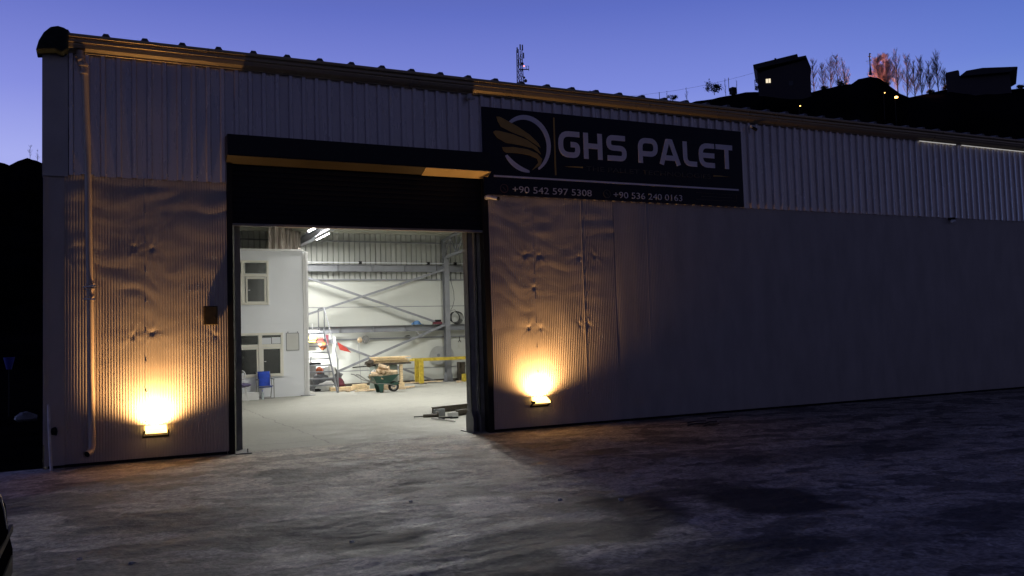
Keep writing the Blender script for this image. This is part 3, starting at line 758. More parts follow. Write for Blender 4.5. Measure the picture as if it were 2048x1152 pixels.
area('work_beam', (6.7, 16.75, 1.98), .4, .08, 120, (1, 1, .98), aim=(0, .35, -1), parent=t)

# ------------------------------------------------------------------ office block
OF = thing('site_office', 'white two storey prefab office block inside the hall on the left', 'office', (4, 13.5, 0))
g = MB(); g.box(2.2, 5.84, 13.5, 17.2, 0, 4.44); g.build('wall', M_white, OF)
g = MB(); g.box(2.2, 5.75, 13.46, 17.2, 4.442, 4.50); g.build('roof_edge', M_trim, OF)
g = MB(); g.box(5.72, 5.85, 13.47, 13.498, .02, 4.40); g.box(5.79, 5.87, 13.44, 13.468, .02, 4.42); g.build('corner_post', M_trim, OF, bevel=.004)
g = MB(); g.box(5.60, 6.02, 13.34, 13.62, .0, .018); g.build('base_plate', M_steel, OF)
g = MB(); g.box(2.2, 5.72, 13.485, 13.499, 2.23, 2.26); g.build('joint_strip', M_white, OF)
def window(x0, x1, z0, z1, tz, mull, lowpanes, uppanes):
    g = MB(); y0, y1 = 13.44, 13.497; w = .07
    g.box(x0, x0+w, y0, y1, z0, z1); g.box(x1-w, x1, y0, y1, z0, z1); g.box(x0+w, x1-w, y0, y1, z0, z0+w); g.box(x0+w, x1-w, y0, y1, z1-w, z1)
    g.box(x0+w, x1-w, y0-.004, y1, tz-.045, tz+.045)
    for m_ in mull: g.box(m_-.05, m_+.05, y0-.008, y1, z0+w, z1-w)
    o = g.build('window', M_pvc, OF, bevel=.004)
    for (a, b, c, d) in lowpanes:
        s_ = MB(); k = .045
        s_.box(a-k, a, y0-.012, y1-.01, c-k, d+k); s_.box(b, b+k, y0-.012, y1-.01, c-k, d+k); s_.box(a, b, y0-.012, y1-.01, c-k, c); s_.box(a, b, y0-.012, y1-.01, d, d+k)
        s_.build('sash', M_pvc, o)
    g = MB()
    for (a, b, c, d) in lowpanes+uppanes: g.box(a, b, 13.47, 13.478, c, d)
    g.build('pane', M_glass, o)
    g = MB()
    for (a, b, c, d) in lowpanes: g.box(a+.02, a+.07, y0-.03, y0-.014, (c+d)/2-.01, (c+d)/2+.01)
    g.build('handle', M_lampw, o)
    g = MB(); g.box(x0-.03, x1+.05, 13.47, 13.49, z0-.03, z0-.008); g.box(x1+.008, x1+.03, 13.485, 13.499, z0-.03, z1+.03); g.build('sill', M_white, o)
    return o
window(3.05, 5.09, .63, 1.95, 1.56, [4.41], [(3.75, 4.30, .72, 1.46), (4.50, 4.99, .72, 1.46)], [(3.15, 4.34, 1.61, 1.87), (4.47, 5.02, 1.61, 1.87)])
window(3.1, 4.69, 2.80, 4.14, 3.69, [3.93], [(3.2, 3.84, 2.90, 3.58), (4.06, 4.55, 2.90, 3.58)], [(3.2, 3.87, 3.75, 4.06), (4.0, 4.61, 3.75, 4.06)])
single(MB().box(4.46, 4.735, 13.462, 13.466, 1.615, 1.80), 'paper_sheet', M_paper, 'white paper sheet in the lower office window, left one', 'paper', 'paper sheets in the office window')
single(MB().box(4.755, 5.015, 13.462, 13.466, 1.62, 1.81), 'paper_sheet', M_paper, 'white paper sheet in the lower office window, right one', 'paper', 'paper sheets in the office window')
t = thing('notice_board', 'pale notice board on the office wall right of the lower window', 'board', (5.38, 13.49, 1.4))
MB().box(5.20, 5.56, 13.482, 13.497, 1.41, 1.915).build('panel', M_board, t)
g = MB()
for a in ((5.185, 5.20, 1.395, 1.93), (5.56, 5.575, 1.395, 1.93)): g.box(a[0], a[1], 13.474, 13.497, a[2], a[3])
g.box(5.20, 5.56, 13.474, 13.497, 1.395, 1.41); g.box(5.20, 5.56, 13.474, 13.497, 1.915, 1.93); g.box(5.23, 5.25, 13.474, 13.497, 1.932, 1.97); g.box(5.52, 5.54, 13.474, 13.497, 1.932, 1.97); g.build('frame', M_steel, t)
g = MB(); g.grid(lambda u, z: (5.15+u*1.15, 16.0+.10*math.sin(u*26)+.05*math.sin(u*61+1)+.5*u-(z-4.5)*.1, z-.25*u*(z > 5)), frange(0, 1, 70), frange(4.5, 5.66, 10))
single(g, 'tarpaulin', M_brown, 'brownish tarpaulin hanging in folds above the office roof', 'tarpaulin', smooth=True)
for o in (COL.objects[-1],):
    s_ = o.modifiers.new('solid', 'SOLIDIFY'); s_.thickness = .006
g = MB(); g.box(2.3, 5.0, 16.2, 17.0, 4.50, 4.74); single(g, 'duct', M_postd, 'long dark duct lying on the office roof', 'duct', bevel=.02)

# ------------------------------------------------------------------ stairs beside the office
ST = thing('staircase', 'open grey steel staircase climbing beside the white office', 'stairs', (6.4, 14.1, 0))
xl, xr = 5.95, 6.88
def sy(z): return 14.05+z/1.17
for x in (xl, xr): MB().bar((x, sy(.02), .02), (x, sy(2.05), 2.05), .02, .14).build('stringer', M_steel, ST)
for k in range(1, 10):
    z = .04+k*.208; MB().box(xl+.012, xr-.012, sy(z)-.03, sy(z)+.16, z-.02, z+.02).build('tread', M_steel, ST)
MB().box(xl, xr, sy(2.05), 16.7, 2.03, 2.06).build('landing', M_steel, ST)
for p, q in (((xr+.03, 14.07, 0), (xr+.03, 14.07, 1.06)), ((xr+.03, 15.77, 2.0), (xr+.03, 15.77, 2.78)), ((xr+.03, 16.62, 2.0), (xr+.03, 16.62, 2.78))): MB().bar(p, q, .035).build('post', M_steel, ST)
g = MB(); g.tube([(xr+.03, 14.07, 1.06), (xr+.03, 15.77, 2.78), (xr+.03, 16.62, 2.78)], .02, 8); g.tube([(xr+.03, 14.6, .62), (xr+.03, 15.9, 1.93)], .010, 6); g.build('handrail', M_steel, ST, smooth=True)

# ------------------------------------------------------------------ things behind and below the stairs
def cloth(pts, name, m, label, cat, y, thick=.012, group=None):
    g = MB(); g.prism(pts, 'y', y-thick, y); return single(g, name, m, label, cat, group)
cloth([(6.62, 1.66), (6.95, 1.63), (7.02, 1.86), (6.62, 1.88)], 'poster', M_yellow, 'yellow poster behind the upper stair treads', 'poster', 17.3)
cloth([(6.98, 1.62), (7.2, 1.6), (7.22, 1.80), (7.05, 1.82)], 'rag', M_red, 'red rag hung behind the upper stair treads', 'rag', 17.25)
g = MB(); g.blob((7.12, 16.9, 1.49), .14, .08, .11, 4, .5, 12, False); single(g, 'bag', M_orange, 'orange bag hanging behind the stairs', 'bag', smooth=True)
cloth([(7.28, 1.9), (7.42, 1.88), (7.40, 1.50), (7.33, 1.45)], 'rag', M_maroon, 'dark red strip of cloth hung right of the stairs', 'rag', 17.3)
cloth([(7.72, 1.62), (7.80, 1.34), (8.22, 1.22), (8.05, 1.40)], 'flag', M_red, 'red cloth flag hung on the brace right of the stairs', 'flag', 17.28)
cloth([(7.55, 1.80), (7.66, 1.80), (7.62, .98), (7.55, .90)], 'rag', M_whitec, 'white cloth strip hanging beside the red flag', 'rag', 17.26)
t = thing('machine', 'dark upright machine between the office corner and the stairs', 'machine', (6.7, 16.7, 0))
g = MB(); g.box(6.42, 6.78, 16.5, 16.9, 0, .85); g.build('body', M_postd, t, bevel=.02); g = MB(); g.box(6.40, 6.93, 16.45, 16.92, .86, .93); g.tube([(6.62, 16.6, .93), (6.62, 16.6, 1.15)], .02, 8); g.tube([(6.5, 16.6, 1.1), (6.75, 16.6, 1.1)], .015, 6); g.build('head', M_black, t, bevel=.01)
g = MB(); g.blob((7.05, 16.0, .36), .42, .3, .40, 2, .3, 18); single(g, 'sack', M_grey, 'big dark grey sack slumped under the stairs', 'sack', smooth=True)
g = MB(); g.blob((7.05, 15.75, .58), .17, .15, .24, 6, .4, 14); single(g, 'sack', M_whitec, 'white sack on top of the dark heap under the stairs', 'sack', smooth=True)
g = MB(); g.blob((6.85, 15.4, .13), .34, .18, .16, 8, .4, 14); single(g, 'sack', M_whitec, 'flattened white sack at the foot of the heap under the stairs', 'sack', smooth=True)
g = MB(); g.blob((7.3, 15.9, .18), .28, .2, .22, 9, .4, 14); single(g, 'sack', M_maroon, 'dark red sack at the right foot of the heap under the stairs', 'sack', smooth=True)
g = MB(); g.box(6.45, 7.3, 15.3, 16.4, 0, .1); single(g, 'mat', M_black, 'dark mat under the heap of sacks', 'mat')
g = MB(); g.blob((6.74, 15.9, .66), .12, .1, .12, 11, .3, 12); single(g, 'bag', M_orange, 'small orange bag beside the dark machine', 'bag', smooth=True)

# ------------------------------------------------------------------ folding chair
CH = thing('folding_chair', 'blue fabric folding chair in front of the office window', 'chair', (4.42, 13.0, 0))
def chair():
    x0, x1 = 4.24, 4.66
    g = MB(); g.grid(lambda u, v: (4.30+u*.33+.035*v*(u-.3)+.0, 13.14+.16*v-.03*math.sin(math.pi*u), .36+.44*v), frange(0, 1, 8), frange(0, 1, 8)); o = g.build('backrest', M_blue, CH, smooth=True); o.modifiers.new('s', 'SOLIDIFY').thickness = .012
    g = MB(); g.grid(lambda u, v: (x0+.03+u*.37, 12.78+.38*v, .40-.05*math.sin(math.pi*v)-.012*v), frange(0, 1, 8), frange(0, 1, 8)); o = g.build('seat', M_blue, CH, smooth=True); o.modifiers.new('s', 'SOLIDIFY').thickness = .014
    for x in (x0-.01, x1+.01):
        g = MB(); s_ = -1 if x < 4.4 else 1
        g.tube([(x, 12.74, .02), (x, 12.76, .40), (x, 12.78, .57)], .011, 8); g.build('leg', M_postd, CH, smooth=True)
        g = MB(); g.tube([(x, 13.30, .02), (x, 13.1, .38), (x, 13.2, .58), (x-s_*.03, 13.31, .80)], .011, 8); g.build('leg', M_postd, CH, smooth=True)
        g = MB(); g.box(x-.02, x+.02, 12.74, 13.18, .57, .59); g.build('armrest', M_postd, CH)
    g = MB(); g.tube([(x0, 13.31, .79), (x1, 13.31, .79)], .010, 8); g.tube([(x0, 12.75, .38), (x1, 12.75, .38)], .010, 8); g.tube([(x0, 12.74, .03), (x1, 12.74, .03)], .010, 8); g.tube([(x0, 13.3, .03), (x1, 13.3, .03)], .010, 8); g.build('frame', M_postd, CH, smooth=True)
chair()
# fan, stool, box, bottle
t = thing('fan', 'small white electric fan at the left edge of the doorway', 'fan', (3.72, 12.9, 0))
g = MB(); g.disc((3.73, 12.72, .73), (.2, -1, .05), .15, .02, 28, r0=.135)
for k in range(5): g.disc((3.73, 12.70, .73), (.2, -1, .05), .135-.026*k, .006, 24, r0=.130-.026*k)
g.disc((3.73, 12.80, .73), (.2, -1, .05), .15, .02, 28, r0=.138); g.build('guard', M_lampw, t)
g = MB()
for k in range(4):
    a = math.pi*k/2+.4; g.bar((3.73, 12.76, .73), (3.73+.11*math.cos(a), 12.76, .73+.11*math.sin(a)), .07, .006, up=(0, 1, 0))
g.disc((3.73, 12.76, .73), (.2, -1, .05), .035, .05, 16); g.build('blade', M_white, t)
g = MB(); g.tube([(3.72, 12.84, .12), (3.72, 12.84, .62)], .016, 8); g.disc((3.72, 12.84, .73), (.2, -1, 0), .05, .12, 14); g.disc((3.72, 12.84, .06), (0, 0, 1), .16, .12, 24); g.build('stand', M_lampw, t, smooth=True)
t = thing('stool', 'padded stool with purple cushion below the fan', 'stool', (3.7, 12.5, 0))
g = MB(); g.blob((3.70, 12.5, .45), .26, .2, .07, 3, .1, 20, False); g.build('seat', M_purple, t, smooth=True)
for sx, sy_ in ((-1, -1), (1, -1), (-1, 1), (1, 1)):
    MB().tube([(3.70+.12*sx, 12.5+.1*sy_, .42), (3.70+.17*sx, 12.5+.14*sy_, .0)], .014, 8).build('leg', M_lampw, t)
g = MB(); g.box(3.62, 4.22, 12.62, 12.72, 0, .23); single(g, 'crate', M_trim, 'low white box on the floor left of the blue chair', 'box', bevel=.01)
t = thing('bottle', 'clear plastic bottle on the floor beside the white box', 'bottle', (4.34, 12.75, 0))
MB().tube([(4.34, 12.75, 0), (4.34, 12.75, .17), (4.34, 12.75, .22), (4.34, 12.75, .24)], [.04, .04, .016, .014], 12).build('body', M_bottle, t, smooth=True)
MB().tube([(4.34, 12.75, .242), (4.34, 12.75, .262)], .017, 10).build('cap', M_blue, t)

# ------------------------------------------------------------------ wheelbarrow and firewood
WB = thing('wheelbarrow', 'dark green wheelbarrow loaded with split firewood', 'wheelbarrow', (8.1, 13, 0))
def wb():
    g = MB(); yc = 13.0
    top = [(7.66, yc-.32, .49), (8.50, yc-.28, .545), (8.50, yc+.28, .545), (7.66, yc+.32, .49)]
    bot = [(7.80, yc-.20, .27), (8.22, yc-.18, .27), (8.22, yc+.18, .27), (7.80, yc+.20, .27)]
    g.add(top+bot, [(4, 7, 6, 5), (0, 4, 5, 1), (1, 5, 6, 2), (2, 6, 7, 3), (3, 7, 4, 0)])
    o = g.build('tray', M_green, WB); o.modifiers.new('s', 'SOLIDIFY').thickness = .012
    g = MB(); g.tube(top+[top[0]], .012, 6); g.build('rim', M_green, WB)
    for s_ in (-1, 1):
        y = yc+s_*.2
        g = MB(); g.tube([(8.42, yc+s_*.06, .17), (8.2, y*1.0, .25), (7.78, y, .29), (7.45, yc+s_*.27, .42), (7.22, yc+s_*.29, .58), (7.12, yc+s_*.29, .60)], .016, 8); g.build('handle', M_postd, WB, smooth=True)
        g = MB(); g.prism([(7.82, .27), (8.02, .27), (8.00, .0), (7.90, .0)], 'y', y-.02, y+.02); g.build('leg', M_green, WB)
    w = thing_part = MB(); w.disc((8.40, yc, .165), (0, 1, 0), .165, .08, 28, r0=.11); o = w.build('wheel', M_rubber, WB, smooth=True)
    g = MB(); g.disc((8.40, yc, .165), (0, 1, 0), .11, .05, 20, r0=.085); g.disc((8.40, yc, .165), (0, 1, 0), .03, .1, 12)
    for k in range(6):
        a = math.pi*k/3; g.bar((8.40, yc, .165), (8.40+.09*math.cos(a), yc, .165+.09*math.sin(a)), .015)
    g.build('rim', M_chrome, o)
    g = MB(); g.prism([(8.2, .27), (8.52, .30), (8.56, .24), (8.45, .20), (8.3, .22)], 'y', yc-.12, yc-.10); g.build('guard', M_green, WB)
wb()
def log_mesh(ln, r, seed):
    """split wedge of a log"""
    rng = random.Random(seed); n = 5; g = MB()
    pr = [(r*math.cos(a)*rng.uniform(.8, 1.1), r*math.sin(a)*rng.uniform(.8, 1.1)) for a in (0, .5, 1.05, 1.6)]+[(-.1*r, -.15*r)]
    vs = [(-ln/2, a, b) for a, b in pr]+[(ln/2+rng.uniform(-.02, .02), a*rng.uniform(.9, 1.05), b*rng.uniform(.9, 1.05)) for a, b in pr]
    g.add(vs, [tuple(range(n))[::-1], tuple(range(n, 2*n))]+[(i, (i+1) % n, (i+1) % n+n, i+n) for i in range(n)]); return g
logs = []
for k in range(4):
    o = log_mesh(.25, .125, k).build('log', M_wood2); logs.append(o)
lg = [(-.30, -.12, .50), (-.12, -.16, .51), (.08, -.15, .52), (.26, -.10, .54), (-.26, .10, .51), (-.05, .10, .52), (.17, .10, .53), (.33, .1, .55), (-.20, -.06, .61), (.0, -.08, .63), (.18, -.05, .63), (-.10, .06, .65), (.08, .04, .70), (-.04, -.04, .73), (-.27, -.02, .57), (.30, -.12, .58)]
rng = random.Random(3)
for i, (dx, dy, z) in enumerate(lg):
    o = logs[i] if i < 4 else logs[i % 4].copy()
    if i >= 4: COL.objects.link(o)
    o.location = (8.05+dx*.95, 13.0+dy, z+.02); o.rotation_euler = (rng.uniform(0, 6), rng.uniform(-.3, .35), rng.uniform(-1.2, 1.2))
    tag(o, 'split log heaped in the green wheelbarrow', 'log', 'split logs in the wheelbarrow')

# bench with boards behind the wheelbarrow
t = thing('workbench', 'grey green metal bench behind the wheelbarrow', 'workbench', (8.75, 14.9, 0))
MB().box(8.30, 9.10, 14.7, 15.3, 0, .80).build('cabinet', M_grgrn, t, bevel=.01)
MB().box(8.25, 9.55, 14.58, 15.4, .81, .86).build('top', M_rust, t)
g = MB(); g.box(9.16, 9.26, 14.62, 14.72, 0.2, .80); g.box(9.20, 9.24, 15.2, 15.3, 0, .80); g.box(9.10, 9.30, 14.6, 14.74, 0, .2); g.build('leg', M_wood, t)
rng = random.Random(5)
for k in range(7):
    z = .864+k*.030; x0 = 8.28+rng.uniform(-.03, .12); x1 = 9.5+rng.uniform(-.15, .08); y0 = 14.6+rng.uniform(-.03, .06)
    g = MB(); g.grid(lambda u, v: (x0+(x1-x0)*u, y0+.55*v, z+.005*math.sin(u*5+k)), frange(0, 1, 10), [0, 1]); 
    g = MB(); g.box(x0, x1, y0, y0+.6, z, z+.026)
    single(g, 'plank', M_wood, ['lowest', 'second lowest', 'third lowest', 'middle', 'third from the top', 'second from the top', 'topmost'][k]+' rough plank of the stack on the bench' if k != 3 else 'middle rough plank of the stack on the bench', 'plank', 'planks stacked on the bench', bevel=.004)
single(MB().bar((7.52, 14.55, .765), (8.32, 14.62, .80), .035), 'steel_bar', M_black, 'black steel bar sticking out left from the bench', 'bar')
g = MB(); g.blob((8.08, 14.5, .88), .16, .08, .1, 4, .6, 12, False); single(g, 'chain', M_rust, 'dark tangle of chain at the left end of the bench', 'chain')
MBs = MB(); MBs.blob((7.80, 13.0, .56), .10, .16, .16, 7, .7, 10); single(MBs, 'sack', M_whitec, 'white rag of sacking at the handle end of the wheelbarrow load', 'sack', smooth=True)
# floor scraps
rng = random.Random(11)
sc = [(7.55, 15.1, 1.3, .22, .12), (7.3, 14.6, .5, .12, .05), (7.9, 14.2, .7, .16, .04), (7.65, 13.9, .5, .10, .03), (8.0, 13.75, .6, .12, .03), (8.5, 13.9, .5, .14, .16), (8.85, 13.7, .35, .1, .05), (9.1, 14.1, .5, .12, .06), (9.4, 14.3, .3, .1, .05), (7.75, 14.6, .45, .2, .18), (8.8, 13.45, .22, .1, .06), (10.2, 17.0, 1.6, .1, .03), (11.0, 17.1, 1.2, .08, .03)]
OFL = {1: 'short board just right of the stair foot', 2: 'thin board under the wheelbarrow handles', 3: 'thin dark edged board left of the wheelbarrow legs', 4: 'flat board under the wheelbarrow tray', 5: 'thick offcut behind the wheelbarrow legs', 6: 'offcut just right of the wheelbarrow wheel', 7: 'offcut at the foot of the wooden bench leg', 8: 'rightmost offcut of the pile below the bench', 9: 'tall block of wood behind the wheelbarrow handles', 10: 'tiny offcut in front of the wheelbarrow wheel', 11: 'long thin strip of wood under the left end of the yellow table', 12: 'thin strip of wood behind the yellow table leg'}
for i, (x, y, l_, w, h) in enumerate(sc):
    g = MB(); g.box(-l_/2, l_/2, -w/2, w/2, 0, h); o = g.build('board_offcut', M_wood2 if i % 3 else M_wood, bevel=.004)
    o.location = (x, y, .004+.003*i); o.rotation_euler = (0, 0, rng.uniform(-.35, .35))
    lab = OFL.get(i, '')
    if i == 0: lab = 'thick pale beam on the floor left of the wheelbarrow'
    tag(o, lab, 'wood offcut', 'wood scraps on the hall floor')
g = MB(); g.blob((7.25, 14.15, .05), .09, .07, .06, 2, .5, 10); single(g, 'wood_lump', M_wood2, 'lone lump of wood in front of the pale beam', 'wood offcut', smooth=False)

# yellow table
t = thing('work_table', 'long yellow steel table against the back wall', 'table', (11.6, 16.8, 0))
MB().box(10.36, 13.4, 16.55, 16.62, .83, .935).build('rail', M_yellow, t); MB().box(10.36, 13.4, 17.05, 17.12, .83, .935).build('rail', M_yellow, t)
g = MB(); 
for x in (10.37, 11.3, 12.3, 13.3): g.box(x, x+.08, 16.621, 17.049, .85, .93)
g.build('cross_bar', M_yellow, t)
for x in (10.54, 13.1):
    for y in (16.56, 17.04):
        g = MB(); g.box(x, x+.16, y, y+.07, .025, .83); g.build('leg', M_yellow, t)
    MB().box(x-.03, x+.24, 16.5, 17.16, 0, .02).build('foot', M_rust, t)
g = MB(); g.box(12.35, 12.62, 16.75, 17.0, 0, .28); single(g, 'crate', M_yellow, 'small yellow crate on the floor under the yellow table', 'crate', bevel=.01)
g = MB(); g.box(12.36, 12.6, 17.2, 17.45, 0, .72); single(g, 'board_offcut', M_rust, 'dark board leaning behind the yellow crate', 'board')
g = MB(); g.box(11.9, 12.06, 16.3, 16.4, 0, .07); single(g, 'wood_block', M_wood2, 'single small wood block on the floor near the back column', 'wood block')

# things on the back wall
def saw(x, y, z, r, label, m=M_chrome):
    t = thing('saw_blade', label, 'saw blade', (x, y, z), 'round saw blades on the back wall')
    g = MB(); n = 44; vs = []
    P_ = [((x+(r if k % 2 else r*.965)*math.cos(math.pi*k/n*2/2)), (z+(r if k % 2 else r*.965)*math.sin(math.pi*k/n))) for k in range(2*n)]
    g.prism(P_, 'y', y-.004, y); g.build('disc', m, t)
    MB().disc((x, y-.008, z), (0, 1, 0), r*.18, .008, 16).build('hub', M_steel, t)
saw(8.87, 17.66, 1.69, .145, 'small round saw blade hung on the back wall above the wheelbarrow')
M_dull = mat('dull_steel', (.42, .43, .42), .45, .3, .1, 4)
saw(11.72, 17.70, 1.0, .36, 'large saw blade leaning left behind the back column', M_dull); saw(12.02, 17.74, 1.0, .35, 'large saw blade leaning right behind the back column', M_dull)
g = MB(); g.blob((8.64, 17.62, 1.66), .09, .05, .09, 3, .4, 10, False); single(g, 'rope_bundle', M_wood2, 'pale bundle of rope beside the small saw blade', 'rope')
single(MB().tube([(8.60, 17.65, 1.6), (8.62, 17.66, 1.0), (8.66, 17.62, .1)], .008, 6), 'cable', M_steel, 'thin grey cable hanging below the rope bundle', 'cable')
g = MB()
for k in range(5):
    r = .20+.012*k; c = Vector((12.35+.02*k, 17.55-.02*k, 2.44-.008*k)); pts = [c+Vector((r*math.cos(a), .03*math.sin(a*2+k), r*math.sin(a))) for a in frange(0, 2*math.pi, 28)]
    g.tube(pts, .012, 6)
g.tube([(12.12, 17.5, 2.62), (12.2, 17.45, 2.70), (12.35, 17.5, 2.72), (12.50, 17.5, 2.6), (12.55, 17.5, 2.4), (12.48, 17.5, 2.2)], .008, 6)
single(g, 'cable_coil', M_cable, 'black cable coil hung beside the back column', 'cable coil', smooth=True)
pts = [(12.17, 17.5, 4.44), (12.14, 17.48, 4.2), (12.22, 17.46, 3.8), (12.32, 17.46, 3.4), (12.33, 17.46, 3.1), (12.26, 17.46, 2.85), (12.17, 17.47, 2.7)]
single(MB().tube(pts, .009, 6), 'cable', M_cable, 'thin black cable dropping from the conduit to the coil', 'cable', smooth=True)
single(MB().tube([(12.1, 17.5, 4.9), (12.0, 17.45, 4.75), (12.1, 17.45, 4.55), (12.16, 17.5, 4.46)], .008, 6), 'cable', M_cable, 'short black cable looping over the column top', 'cable', smooth=True)
g = MB(); g.grid(lambda u, v: (10.62+.44*u, 17.45+.05*math.sin(u*9), 2.18+.16*v*math.sin(math.pi*min(1, u*1.1+.05))), frange(0, 1, 14), frange(0, 1, 5))
o = single(g, 'cloth', M_bluec, 'blue cloth lying on the beam left of the back column', 'cloth', smooth=True); o.modifiers.new('s', 'SOLIDIFY').thickness = .05
t = thing('power_tool', 'dark red and black power tool on the beam against the back column', 'power tool', (11.6, 17.4, 2.17))
MB().box(11.42, 11.78, 17.36, 17.48, 2.175, 2.27).build('body', M_maroon, t, bevel=.015); MB().box(11.5, 11.74, 17.35, 17.47, 2.272, 2.35).build('motor', M_black, t, bevel=.015)
g = MB(); g.bar((12.52, 17.5, 1.68), (12.52, 17.5, 1.55), .02); g.bar((12.52, 17.5, 1.56), (12.46, 17.5, 1.47), .018); g.bar((12.52, 17.5, 1.56), (12.58, 17.5, 1.47), .018); single(g, 'pliers', M_black, 'black pliers hanging on the back wall right of the column', 'tool')
g = MB(); g.prism([(10.34, 1.745), (10.42, 1.79), (10.52, 1.79), (10.58, 1.75)], 'y', 17.55, 17.65); single(g, 'tool', M_black, 'flat black tool on the thin rail of the back wall', 'tool')
g = MB(); g.bar((10.76, 17.4, 1.92), (10.95, 17.36, 1.72), .10, .06); single(g, 'hanging_tool', M_postd, 'dark grey block hanging from the beam above the rail', 'tool')
g = MB(); g.tube([(12.95, 17.4, 1.55), (12.93, 17.4, 1.2), (12.97, 17.4, 1.0)], .02, 8); g.disc((12.94, 17.4, 1.42), (0, 1, 0), .05, .02, 12, r0=.03); single(g, 'clamp', M_black, 'dark clamp hanging by the right edge of the doorway', 'tool')
# switch box at base
# steel offcuts by the door
ST2 = 'steel pieces on the floor by the door post'
def ibeam(p, q, h, w, name, label, m=M_rust):
    g = MB(); p = Vector(p); q = Vector(q)
    g.bar(p+Vector((0, 0, h/2)), q+Vector((0, 0, h/2)), .008, h); g.bar(p+Vector((0, 0, .004)), q+Vector((0, 0, .004)), w, .008); g.bar(p+Vector((0, 0, h-.004)), q+Vector((0, 0, h-.004)), w, .008)
    return single(g, name, m, label, 'steel beam', ST2)
ibeam((6.47, 4.35, 0), (8.6, 5.2, 0), .13, .07, 'steel_beam', 'long dark steel beam, rear one on the floor by the door post')
ibeam((6.62, 3.35, 0), (8.1, 4.05, 0), .12, .08, 'steel_beam', 'dark steel beam, front one on the floor by the door post')
single(MB().box(6.22, 6.46, 3.55, 3.62, 0, .15), 'steel_plate', M_steel, 'grey steel plate standing on edge between the beams', 'steel plate', ST2)
single(MB().box(6.30, 6.52, 2.98, 3.02, 0, .11), 'tin_box', M_trim, 'small white box among the steel pieces by the door post', 'box', ST2, bevel=.006)
single(MB().tube([(5.98, 3.55, .03), (6.25, 3.42, .035)], .035, 10), 'steel_pipe', M_rust, 'short rusty pipe left of the white box', 'pipe', ST2)
g = MB(); g.disc((6.24, 3.40, .06), (.9, -.3, .1), .06, .03, 16, r0=.035); single(g, 'clamp_ring', M_rust, 'rusty ring beside the short pipe', 'ring', ST2)
single(MB().bar((5.80, 3.6, .02), (6.05, 3.62, .02), .02), 'steel_bar', M_black, 'thin dark bar at the left end of the steel pieces', 'bar', ST2)
single(MB().bar((5.96, 3.0, .02), (6.08, 2.06, .02), .025), 'steel_bar', M_chrome, 'long thin bar lying nearest the doorway', 'bar', ST2)
single(MB().bar((6.0, 2.75, .02), (6.1, 2.66, .02), .03), 'steel_bar', M_black, 'stub of black bar nearest the doorway', 'bar', ST2)
g = MB(); g.bar((6.10, 3.0, .025), (6.36, 2.9, .025), .07, .03); g.bar((6.3, 2.86, .02), (6.46, 2.84, .02), .03); single(g, 'hand_tool', M_black, 'black hand tool in front of the white box', 'tool', ST2)

# ------------------------------------------------------------------ yard litter
rng = random.Random(21)
stones = [(1.8, -6.40, .017, 'pale stone chip on the dark stain in the middle foreground'), (-.12, -5.9, .022, 'stone chip in front of the car nose'), (.22, -6.2, .02, 'stone chip a step right of the car nose'), (.35, -7.1, .024, 'stone chip at the bottom edge of the picture near the car'),
          (1.0, -7.2, .024, 'stone chip at the bottom edge left of the dark stain'), (3.95, -5.9, .026, 'stone chip on the pale patch in front of the door'), (4.4, -6.25, .03, 'stone chip at the right end of the pale patch'), (2.7, -5.2, .02, 'lone stone chip between the door and the dark stain')]
for (x, y, s_, lab) in stones:
    g = MB(); g.blob((x, y, yard_h(x, y)+s_*.3), s_, s_*.5, s_*.5, x, .6, 8); single(g, 'pebble', M_whitec, lab, 'stone', 'stone chips scattered on the yard')
for i, (x, y, a) in enumerate(((9.0, -1.45, .2), (9.2, -1.2, .15), (9.15, -1.65, .3), (9.9, -.9, -.1), (9.35, -1.38, .4))):
    g = MB(); l_ = .22; z = yard_h(x, y)+.018; g.tube([(x-l_*math.cos(a), y-l_*math.sin(a), z), (x, y+.03, z+.01), (x+l_*math.cos(a), y+l_*math.sin(a), z)], .010, 6)
    single(g, 'twig', M_bark, ['nearest long dark twig on the yard below the right wall', 'upper dark twig of the small bunch below the right wall', 'lowest dark twig of the small bunch below the right wall', 'lone dark twig close to the right wall', 'middle dark twig of the small bunch below the right wall'][i], 'twig', 'twigs on the yard below the right wall')

